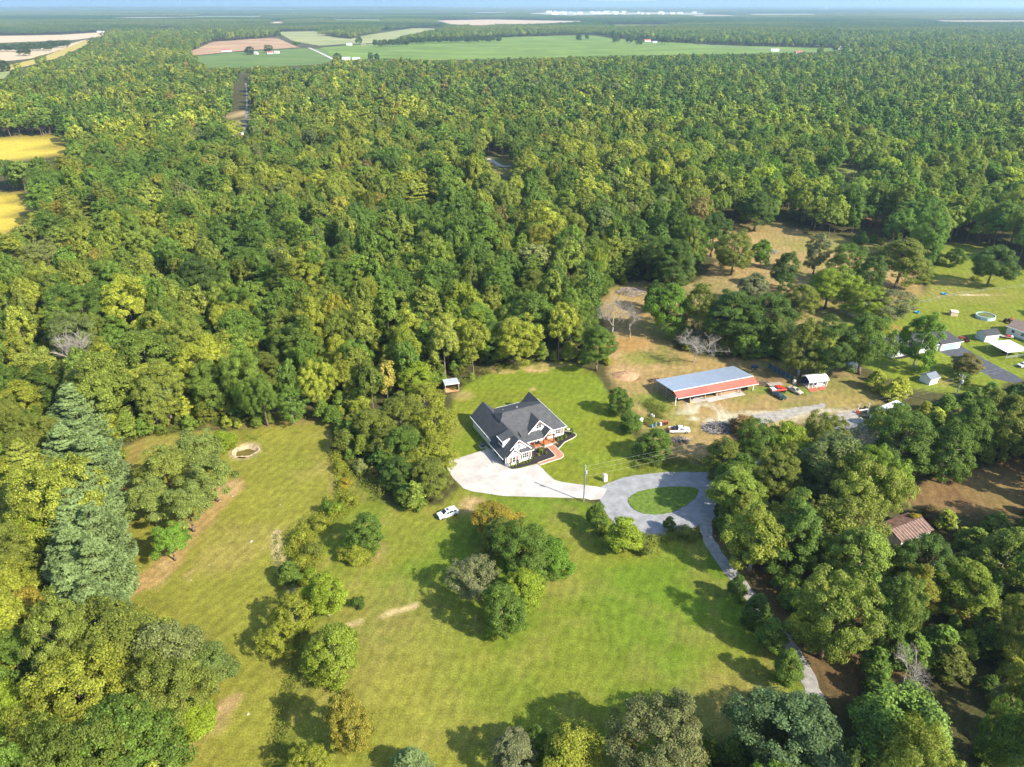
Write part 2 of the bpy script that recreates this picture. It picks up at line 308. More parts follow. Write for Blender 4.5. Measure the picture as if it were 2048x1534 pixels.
    paint(line([(340, 1530), (400, 1450), (470, 1400)], 1.6, .4) * .8, (.42, .29, .16)); paint(spot(430, 1440, 2.5) * .7, tan)
    paint(line([(552, 1065), (556, 1110), (575, 1160), (600, 1200)], .9, .08), (.48, .38, .24)); paint(line([(700, 1250), (760, 1232), (830, 1212)], .7, .05) * sstep(.2, .5, n2), (.46, .36, .2))
    paint(spot(740, 1105, 3.2) * .6, tan * .9); paint(line([(655, 860), (664, 950), (662, 1000)], .7, .1) * .6, dry); paint(spot(490, 902, 3.4, .25, .5), (.40, .32, .19))
    paint(line([(400, 850), (520, 850), (650, 840)], 1.5, .3) * .6, dry); paint(spot(250, 1180, 2.2), (.40, .24, .13)); paint(line([(245, 1250), (240, 1100), (250, 950), (280, 880)], 1.2, .3) * .6, (.30, .2, .08))
    # mid-distance
    g = region(SERVICE, 3, .5); paint(g, (.30, .28, .08)); paint(g * sstep(.5, .58, fbm(X * .4, Y, 26, 9)) * .9, (.5, .38, .24))
    for c in CLEAR_S[:1]: paint(region(c, 3), (.24, .26, .07))
    paint(region(CLEAR_S[1], 3), (.2, .19, .06)); paint(region(CLEAR_S[2], 2), (.28, .16, .09))
    for f in (FIELD_Y1, FIELD_Y2):
        g = region(f, 2.5, .8); paint(g, (.56, .44, .075)); paint(g * sstep(.4, .7, n3) * .5, (.58, .46, .08)); paint(g * sstep(.6, .8, n1) * .3, (.42, .38, .07))
    paint(line([(-200, 288), (0, 279), (138, 269)], 3, .2), (.16, .2, .045)); paint(line([(-200, 391), (0, 389), (62, 385)], 4, .2), (.17, .22, .045))
    C *= .78; C *= np.array((1.02, 1.0, .82))
    Z = np.zeros(X.shape); c = W(490, 902); d = np.hypot(X - c.x, Y - c.y); Z -= 1.6 * sstep(2.9, 1.9, d)
    Z += (vnoise(X, Y, 9, 4) - .5) * .08 * sstep(400, 200, Y)
    V = np.stack([X, Y, Z], -1).reshape(-1, 3); I = np.arange(nx * ny).reshape(ny, nx)
    F = np.stack([I[:-1, :-1], I[:-1, 1:], I[1:, 1:], I[1:, :-1]], -1).reshape(-1, 4)
    m = bpy.data.materials.new('ground_cover'); m.use_nodes = True; n = m.node_tree.nodes; l = m.node_tree.links; b = n['Principled BSDF']
    b.inputs['Roughness'].default_value = .95; b.inputs['Specular IOR Level'].default_value = .08
    at = n.new('ShaderNodeAttribute'); at.attribute_name = 'cover'; tc = n.new('ShaderNodeTexCoord'); prev = at.outputs['Color']
    for sc, lo, hi, det in ((3.2, .45, 1.55, 5), (.55, .62, 1.38, 6), (.11, .85, 1.15, 3)):
        ns = n.new('ShaderNodeTexNoise'); ns.inputs['Scale'].default_value = sc; ns.inputs['Detail'].default_value = det; ns.inputs['Roughness'].default_value = .7
        l.new(tc.outputs['Object'], ns.inputs['Vector']); mr = n.new('ShaderNodeMapRange'); mr.inputs[1].default_value = .25; mr.inputs[2].default_value = .75; mr.inputs[3].default_value = lo; mr.inputs[4].default_value = hi
        l.new(ns.outputs['Fac'], mr.inputs[0]); mx = n.new('ShaderNodeVectorMath'); mx.operation = 'SCALE'; l.new(prev, mx.inputs[0]); l.new(mr.outputs[0], mx.inputs['Scale']); prev = mx.outputs[0]
    # mowing streaks
    mp = n.new('ShaderNodeMapping'); mp.inputs['Rotation'].default_value = (0, 0, .35); l.new(tc.outputs['Object'], mp.inputs[0])
    wv = n.new('ShaderNodeTexWave'); wv.inputs['Scale'].default_value = .16; wv.inputs['Distortion'].default_value = 26; wv.inputs['Detail'].default_value = 4; wv.inputs['Detail Scale'].default_value = .16; wv.inputs['Detail Roughness'].default_value = .6; l.new(mp.outputs[0], wv.inputs['Vector'])
    mr = n.new('ShaderNodeMapRange'); mr.inputs[3].default_value = .93; mr.inputs[4].default_value = 1.07; l.new(wv.outputs['Fac'], mr.inputs[0]); mx = n.new('ShaderNodeVectorMath'); mx.operation = 'SCALE'; l.new(prev, mx.inputs[0]); l.new(mr.outputs[0], mx.inputs['Scale']); prev = mx.outputs[0]
    # straw and dead-grass flecks
    ns = n.new('ShaderNodeTexNoise'); ns.inputs['Scale'].default_value = 1.3; ns.inputs['Detail'].default_value = 8; ns.inputs['Roughness'].default_value = .8; l.new(tc.outputs['Object'], ns.inputs['Vector'])
    mr = n.new('ShaderNodeMapRange'); mr.inputs[1].default_value = .58; mr.inputs[2].default_value = .72; mr.inputs[4].default_value = .55; l.new(ns.outputs['Fac'], mr.inputs[0])
    mix = n.new('ShaderNodeMix'); mix.data_type = 'RGBA'; l.new(mr.outputs[0], mix.inputs[0]); l.new(prev, mix.inputs[6])
    hs = n.new('ShaderNodeVectorMath'); hs.operation = 'MULTIPLY'; hs.inputs[1].default_value = (1.45, 1.15, 1.3); l.new(prev, hs.inputs[0]); l.new(hs.outputs[0], mix.inputs[7]); l.new(mix.outputs[2], b.inputs['Base Color'])
    bn = n.new('ShaderNodeTexNoise'); bn.inputs['Scale'].default_value = 5; bn.inputs['Detail'].default_value = 5; l.new(tc.outputs['Object'], bn.inputs['Vector'])
    bp = n.new('ShaderNodeBump'); bp.inputs['Strength'].default_value = .7; bp.inputs['Distance'].default_value = .12; l.new(bn.outputs['Fac'], bp.inputs['Height']); l.new(bp.outputs[0], b.inputs['Normal'])
    me = npmesh('ground', V, F, [m]); a = me.attributes.new('cover', 'FLOAT_COLOR', 'POINT')
    a.data.foreach_set('color', np.concatenate([C.reshape(-1, 3), np.ones((nx * ny, 1))], 1).astype(np.float32).ravel())
    me.polygons.foreach_set('use_smooth', np.ones(len(F), bool))
    o = bpy.data.objects.new('ground', me); COL.objects.link(o); tag(o, kind='structure')
make_ground()

def smooth_poly(pts, it=2):
    for _ in range(it):
        q = []
        for i in range(len(pts)):
            a, b = pts[i], pts[(i + 1) % len(pts)]
            q += [(a[0] * .75 + b[0] * .25, a[1] * .75 + b[1] * .25), (a[0] * .25 + b[0] * .75, a[1] * .25 + b[1] * .75)]
        pts = q
    return pts
def sheet(name, pts, z, m, th=.0, kind='structure', parent=None, rough_edge=0, sm=0):
    """flat ground sheet from world outline"""
    if sm: pts = smooth_poly(pts, sm)
    if rough_edge:
        q = []
        for i in range(len(pts)):
            a, b = Vector(pts[i]), Vector(pts[(i + 1) % len(pts)]); k = max(1, int((b - a).length / (rough_edge * 3)))
            for j in range(k):
                p = a.lerp(b, j / k); q.append((p.x + random.uniform(-1, 1) * rough_edge, p.y + random.uniform(-1, 1) * rough_edge))
        pts = q
    mb = MB()
    if th: mb.slab([(x, y, z) for x, y in pts], th)
    else: mb.add([(x, y, z) for x, y in pts], [list(range(len(pts)))])
    o = mb.build(name, m, parent)
    if not th and o.data.polygons[0].normal.z < 0: o.data.flip_normals()
    if kind: tag(o, kind=kind)
    return o
def far_mat(name, c1, c2, stretch):
    m = bpy.data.materials.new(name); m.use_nodes = True; n = m.node_tree.nodes; l = m.node_tree.links; b = n['Principled BSDF']; b.inputs['Roughness'].default_value = .95; b.inputs['Specular IOR Level'].default_value = .05
    tc = n.new('ShaderNodeTexCoord'); mp = n.new('ShaderNodeMapping'); mp.inputs['Scale'].default_value = stretch; l.new(tc.outputs['Object'], mp.inputs[0])
    ns = n.new('ShaderNodeTexNoise'); ns.inputs['Scale'].default_value = .007; ns.inputs['Detail'].default_value = 9; ns.inputs['Roughness'].default_value = .72; l.new(mp.outputs[0], ns.inputs['Vector'])
    cr = n.new('ShaderNodeValToRGB'); cr.color_ramp.elements[0].position = .40; cr.color_ramp.elements[1].position = .60; cr.color_ramp.elements[0].color = (*[v * .82 for v in c1], 1); cr.color_ramp.elements[1].color = (*c2, 1)
    l.new(ns.outputs['Fac'], cr.inputs[0]); l.new(cr.outputs[0], b.inputs['Base Color']); return m
for i, (nm, (px, c1, c2)) in enumerate(FAR.items()):
    base = nm.replace('_near', '').replace('_b', '').rstrip('0123456789')
    sheet(base, G(px), .25 + .03 * i, far_mat(nm, c1, c2, (1, 2.5, 1)), rough_edge=3)

# ------------------------------------------------------------------ trees
def quads(P, N, U, sx, sy):
    """leaf quads at P, normal N, in-plane direction U, half sizes; slightly folded diamonds"""
    U = U - N * (U * N).sum(1, keepdims=True); U /= np.linalg.norm(U, axis=1, keepdims=True) + 1e-9; T = np.cross(N, U)
    sx = sx[:, None]; sy = sy[:, None]
    V = np.stack([P - U * sx, P - T * sy + N * sy * .25, P + U * sx, P + T * sy + N * sy * .25], 1).reshape(-1, 3)
    return V, np.arange(len(V)).reshape(-1, 4)
def unit(a): return a / (np.linalg.norm(a, axis=1, keepdims=True) + 1e-9)
def crown_broad(g, R_, zc, hz, ncl, nleaf, leaf, lump=.3, lobes=1, flat=.6, cr=.27, cone=0.):
    """leaf clumps over an uneven ellipsoid; returns V,F,tone and clump centres"""
    D = unit(g.normal(size=(ncl * 3, 3))); D = D[(D[:, 2] > -flat)][:ncl]
    ax = unit(g.normal(size=(5, 3))); am = g.uniform(-1, 1, 5)
    L = 1 + lump * (np.cos((D @ ax.T) * 4 + g.uniform(0, 6, 5)) * am).sum(1) * .5
    L = np.clip(L, .74, 1.3); L = np.where(D[:, 2] > .75, np.maximum(L, .92), L)
    rad = g.uniform(.55, 1.0, len(D)) ** .6 * L
    S = np.array((R_, R_, hz)); C = D * rad[:, None] * S
    if cone: k = 1 - cone * (C[:, 2:3] / hz * .5 + .5); C[:, :2] *= k
    if lobes > 1:
        off = g.normal(size=(lobes, 3)) * np.array((R_ * .45, R_ * .45, hz * .3)); C = C * .75 + off[g.integers(0, lobes, len(C))]
    C[:, 2] += zc
    rc = R_ * cr * g.uniform(.65, 1.25, len(C)); ctone = g.normal(1, .11, len(C))
    per = np.maximum(4, (nleaf * rc ** 2 / (rc ** 2).sum()).astype(int)); idx = np.repeat(np.arange(len(C)), per); n = len(idx)
    d = unit(g.normal(size=(n, 3))); out = unit(C - np.array((0, 0, zc - hz * .35))); d = unit(d + out[idx] * .55 + np.array((0, 0, .25)))
    q = g.uniform(.2, 1, n) ** .45 * g.uniform(.85, 1.28, n); P = C[idx] + d * (rc[idx] * q)[:, None] * np.array((1.1, 1.1, .85))
    N = unit(d * .8 + out[idx] * .45 + np.array((0, 0, .25)) + g.normal(size=(n, 3)) * .45)
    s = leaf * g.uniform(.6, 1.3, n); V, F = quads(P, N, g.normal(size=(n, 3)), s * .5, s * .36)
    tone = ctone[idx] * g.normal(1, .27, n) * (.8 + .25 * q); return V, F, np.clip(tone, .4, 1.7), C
def crown_pine(g, R_, z0, h, nwh, nbr, nt, leaf, plume=1.):
    """whorled conifer: boughs with needle sprays"""
    Ps = []; Ns = []; Us = []; tn = []
    for i in range(nwh):
        t = (i + g.uniform(0, .6)) / nwh; z = z0 + (h - z0) * t; r = R_ * (1 - t ** 1.6) * (.55 + .45 * min(1, t * 5)) + .35
        for b in range(max(3, int(nbr * (1 - .5 * t)))):
            a = g.uniform(0, 2 * math.pi); L = r * g.uniform(.7, 1.12); up = .1 + .55 * t; m = max(5, int(nt * (L / R_)))
            s = g.uniform(.12, 1, m) ** .75; w = (.10 + .24 * L * .35) * plume
            x = s * L; dv = np.array((math.cos(a), math.sin(a), 0)); sd = np.array((-math.sin(a), math.cos(a), 0))
            lat = g.normal(size=m) * w * (1.15 - .6 * s)
            P = dv * x[:, None] + sd * lat[:, None]; P[:, 2] += z + s * L * up * .5 + g.normal(size=m) * .16 + .18 * L * s ** 2
            U = dv * .9 + sd * np.sign(lat)[:, None] * .55 + np.array((0, 0, .35)) + g.normal(size=(m, 3)) * .2
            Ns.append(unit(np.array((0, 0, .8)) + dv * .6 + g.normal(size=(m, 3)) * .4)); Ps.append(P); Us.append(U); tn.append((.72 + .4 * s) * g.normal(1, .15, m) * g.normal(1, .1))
    P = np.concatenate(Ps); N = np.concatenate(Ns); U = np.concatenate(Us); n = len(P); s = leaf * g.uniform(.7, 1.3, n)
    V, F = quads(P, N, U, s * .55, s * .24); return V, F, np.clip(np.concatenate(tn), .35, 1.6), None
def trunk_mb(g, h, r, C=None, lean=.3, limbs=7, top=None):
    mb = MB(); top = top or h * .8; pts = []; x = y = 0
    for i in range(6): pts.append(Vector((x, y, top * i / 5 - (.15 if i == 0 else 0)))); x += g.uniform(-1, 1) * lean; y += g.uniform(-1, 1) * lean
    for i in range(5):
        a = r * (1 - i / 5.6) * (1.35 if i == 0 else 1); b = r * (1 - (i + 1) / 5.6); mb.tube(pts[i], pts[i + 1], a, b, 7)
    if C is not None:
        for c in C[g.permutation(len(C))[:limbs]]:
            c = Vector(c); k = 2 + (1 if c.z > top * .7 else 0) + (1 if c.z > top * .9 else 0); k = min(k, 4); p = pts[k]; q = p.lerp(c, .5) + Vector((0, 0, -.4)); rr = r * .42 * (1 - k / 7)
            mb.tube(p, q, rr, rr * .6, 5); mb.tube(q, c, rr * .6, rr * .15, 5)
    return mb
def dead_mb(g, h, spread, depth=4, twigs=True):
    mb = MB()
    def grow(p, d, L, r, k):
        n = 2
        for i in range(n):
            q = p + d * (L / n); mb.tube(p, q, r, r * .88, 5 if k < 3 else 3); p = q; r *= .88; d = (d + Vector(g.normal(size=3)) * .16).normalized()
            if k >= 2:
                e = (d + Vector(g.normal(size=3)) * .8).normalized(); 
                if k < depth: grow(p, e, L * .55, r * .55, k + 1)
        if k >= depth: return
        for i in range(4 if k < 2 else 3 if k < 4 else 2):
            a = g.uniform(0, 6.28); e = (d * .75 + Vector((math.cos(a), math.sin(a), .12)) * spread).normalized(); grow(p, e, L * g.uniform(.6, .82), r * .72, k + 1)
    grow(Vector((0, 0, -.1)), Vector((0, 0, 1)), h * .42, h * .021, 0); return mb
# kinds: name -> (builder for a given level of detail, height, crown radius)
LODS = {'near': (1.25, .31), 'mid': (.42, .56), 'far': (.06, 1.5)}
def kind_geo(kind, lod, seed):
    g = np.random.default_rng(seed); k, ls = LODS[lod]; nl = lambda n: int(n * k)
    nc = (lambda n: n) if lod != 'far' else (lambda n: int(n * .5))
    if lod != 'near':
        if kind == 'oak': return crown_broad(g, 6.0, 11.6, 5.6, nc(170), nl(24000), ls, .6, 1, .4, .175), 17.0, .36
        if kind == 'tall_oak': return crown_broad(g, 5.0, 12.2, 6.2, nc(150), nl(21000), ls, .55, 1, .5, .19, .25), 18.2, .34
        if kind == 'forked_oak': return crown_broad(g, 6.3, 11.4, 5.6, nc(170), nl(23000), ls, .6, 4, .4, .165), 17, .36
        if kind == 'maple': return crown_broad(g, 4.6, 8.4, 4.8, nc(130), nl(16000), ls, .45, 1, .6, .19, .35), 13.0, .26
    if kind == 'oak':      return crown_broad(g, 6.0, 9.8, 7.8, nc(230), nl(30000), ls, .55, 1, .75, .165), 17.5, .36
    if kind == 'tall_oak': return crown_broad(g, 4.9, 11.0, 8.4, nc(210), nl(27000), ls, .55, 1, .75, .18, .2), 19, .34
    if kind == 'forked_oak': return crown_broad(g, 6.4, 10.0, 7.6, nc(230), nl(28000), ls, .55, 4, .7, .16), 17.5, .36
    if kind == 'maple':    return crown_broad(g, 4.4, 7.0, 6.2, nc(170), nl(21000), ls * .92, .5, 1, .85, .18, .4), 13.2, .26
    if kind == 'poplar':   return crown_broad(g, 3.8, 10.4, 8.8, nc(160), nl(19000), ls * .95, .5, 1, .85, .2, .5), 19, .26
    if kind == 'airy':     return crown_broad(g, 4.6, 7.2, 6.0, nc(190), nl(12000), ls * .9, .6, 1, .8, .15, .2), 13, .2
    if kind == 'sapling':  return crown_broad(g, 2.7, 4.7, 4.2, nc(60), nl(9000), ls * .8, .25, 1, .9, .28, .65), 8.8, .13
    if kind == 'shrub':    return crown_broad(g, 1.3, .95, 1.05, nc(26), nl(1700), ls * .62, .3, 1, .6, .4), 2.0, .05
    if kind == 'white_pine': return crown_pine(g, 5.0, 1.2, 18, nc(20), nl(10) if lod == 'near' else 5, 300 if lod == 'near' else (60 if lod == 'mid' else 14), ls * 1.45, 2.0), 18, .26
    if kind == 'pine':     return crown_broad(g, 4.0, 9.4, 4.4, nc(120), nl(17000), ls * .9, .55, 1, .7, .21), 14, .24
KINDS = ['airy', 'forked_oak', 'maple', 'oak', 'pine', 'poplar', 'tall_oak', 'white_pine']
NEAR = {}
def near_kind(kind, var):
    key = (kind, var)
    if key in NEAR: return NEAR[key]
    geo, h, r = kind_geo(kind, 'near', 11 + var * 7 + sum(map(ord, kind)))
    V, F, tone, C = geo
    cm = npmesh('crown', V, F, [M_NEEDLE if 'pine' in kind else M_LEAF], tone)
    g = np.random.default_rng(5 + var)
    t = trunk_mb(g, h, r, C, .25 if 'pine' not in kind else .05, 9, h * (.95 if kind == 'white_pine' else .72)) if kind != 'shrub' else trunk_mb(g, 1.4, .05, C, .08, 5, 1.0)
    to = t.build('trunk', M_BARKPALE if kind in ('airy', 'maple') else M_BARK, None, smooth=True); tm = to.data; bpy.data.objects.remove(to)
    NEAR[key] = (cm, tm, h, float(np.percentile(np.hypot(V[:, 0], V[:, 1]), 97))); return NEAR[key]
TREE_NAME = {'oak': 'oak_tree', 'tall_oak': 'oak_tree', 'forked_oak': 'oak_tree', 'maple': 'maple_tree', 'poplar': 'poplar_tree', 'airy': 'locust_tree', 'sapling': 'young_tree', 'shrub': 'shrub', 'white_pine': 'white_pine', 'pine': 'pine_tree'}
NTREES = [0]
def plant(kind, X, Y, h, wd, tint, label, group=None, cat=None, var=None):
    """one tree or shrub as a thing: trunk and crown"""
    var = random.randrange(2 if kind in ('oak', 'maple', 'white_pine') else 1) if var is None else var
    cm, tm, ph, pr = near_kind(kind, var); nm = TREE_NAME[kind]
    e = empty(nm, (X, Y, 0), random.uniform(0, 6.28), label, cat or ('shrub' if kind == 'shrub' else 'tree'), group)
    s = wd / 2 / pr; e.scale = (s, s, h / ph)
    for n_, m_ in (('trunk', tm), ('crown', cm)):
        o = bpy.data.objects.new(n_, m_); COL.objects.link(o); o.parent = e
        if n_ == 'crown': o['tint'] = [float(c) for c in tint]
    NTREES[0] += 1; return e
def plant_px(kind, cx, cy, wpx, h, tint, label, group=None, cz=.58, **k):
    """crown centre as measured in the photograph"""
    p = W(cx, cy, h * cz); dep = proj(p.x, p.y, h * cz)[2]; return plant(kind, p.x, p.y, h, wpx * dep / FPX, tint, label, group, **k)
T = dict(dark=(.082, .132, .022), green=(.112, .172, .024), olive=(.165, .190, .030), lime=(.215, .275, .024), gold=(.33, .27, .028), orange=(.34, .22, .045), rust=(.28, .17, .08), grey=(.19, .20, .085), blue=(.155, .212, .068), pine=(.150, .185, .036), yellowgreen=(.245, .262, .030), bright=(.125, .215, .022))
HAND = []                    # (x, y, r) of hand-placed trees in metres, to keep the fill clear of them
def hp(kind, cx, cy, wpx, h, tint, label, group=None, **k):
    e = plant_px(kind, cx, cy, wpx, h, T[tint] if isinstance(tint, str) else tint, label, group, **k); HAND.append((e.location.x, e.location.y, 1)); return e

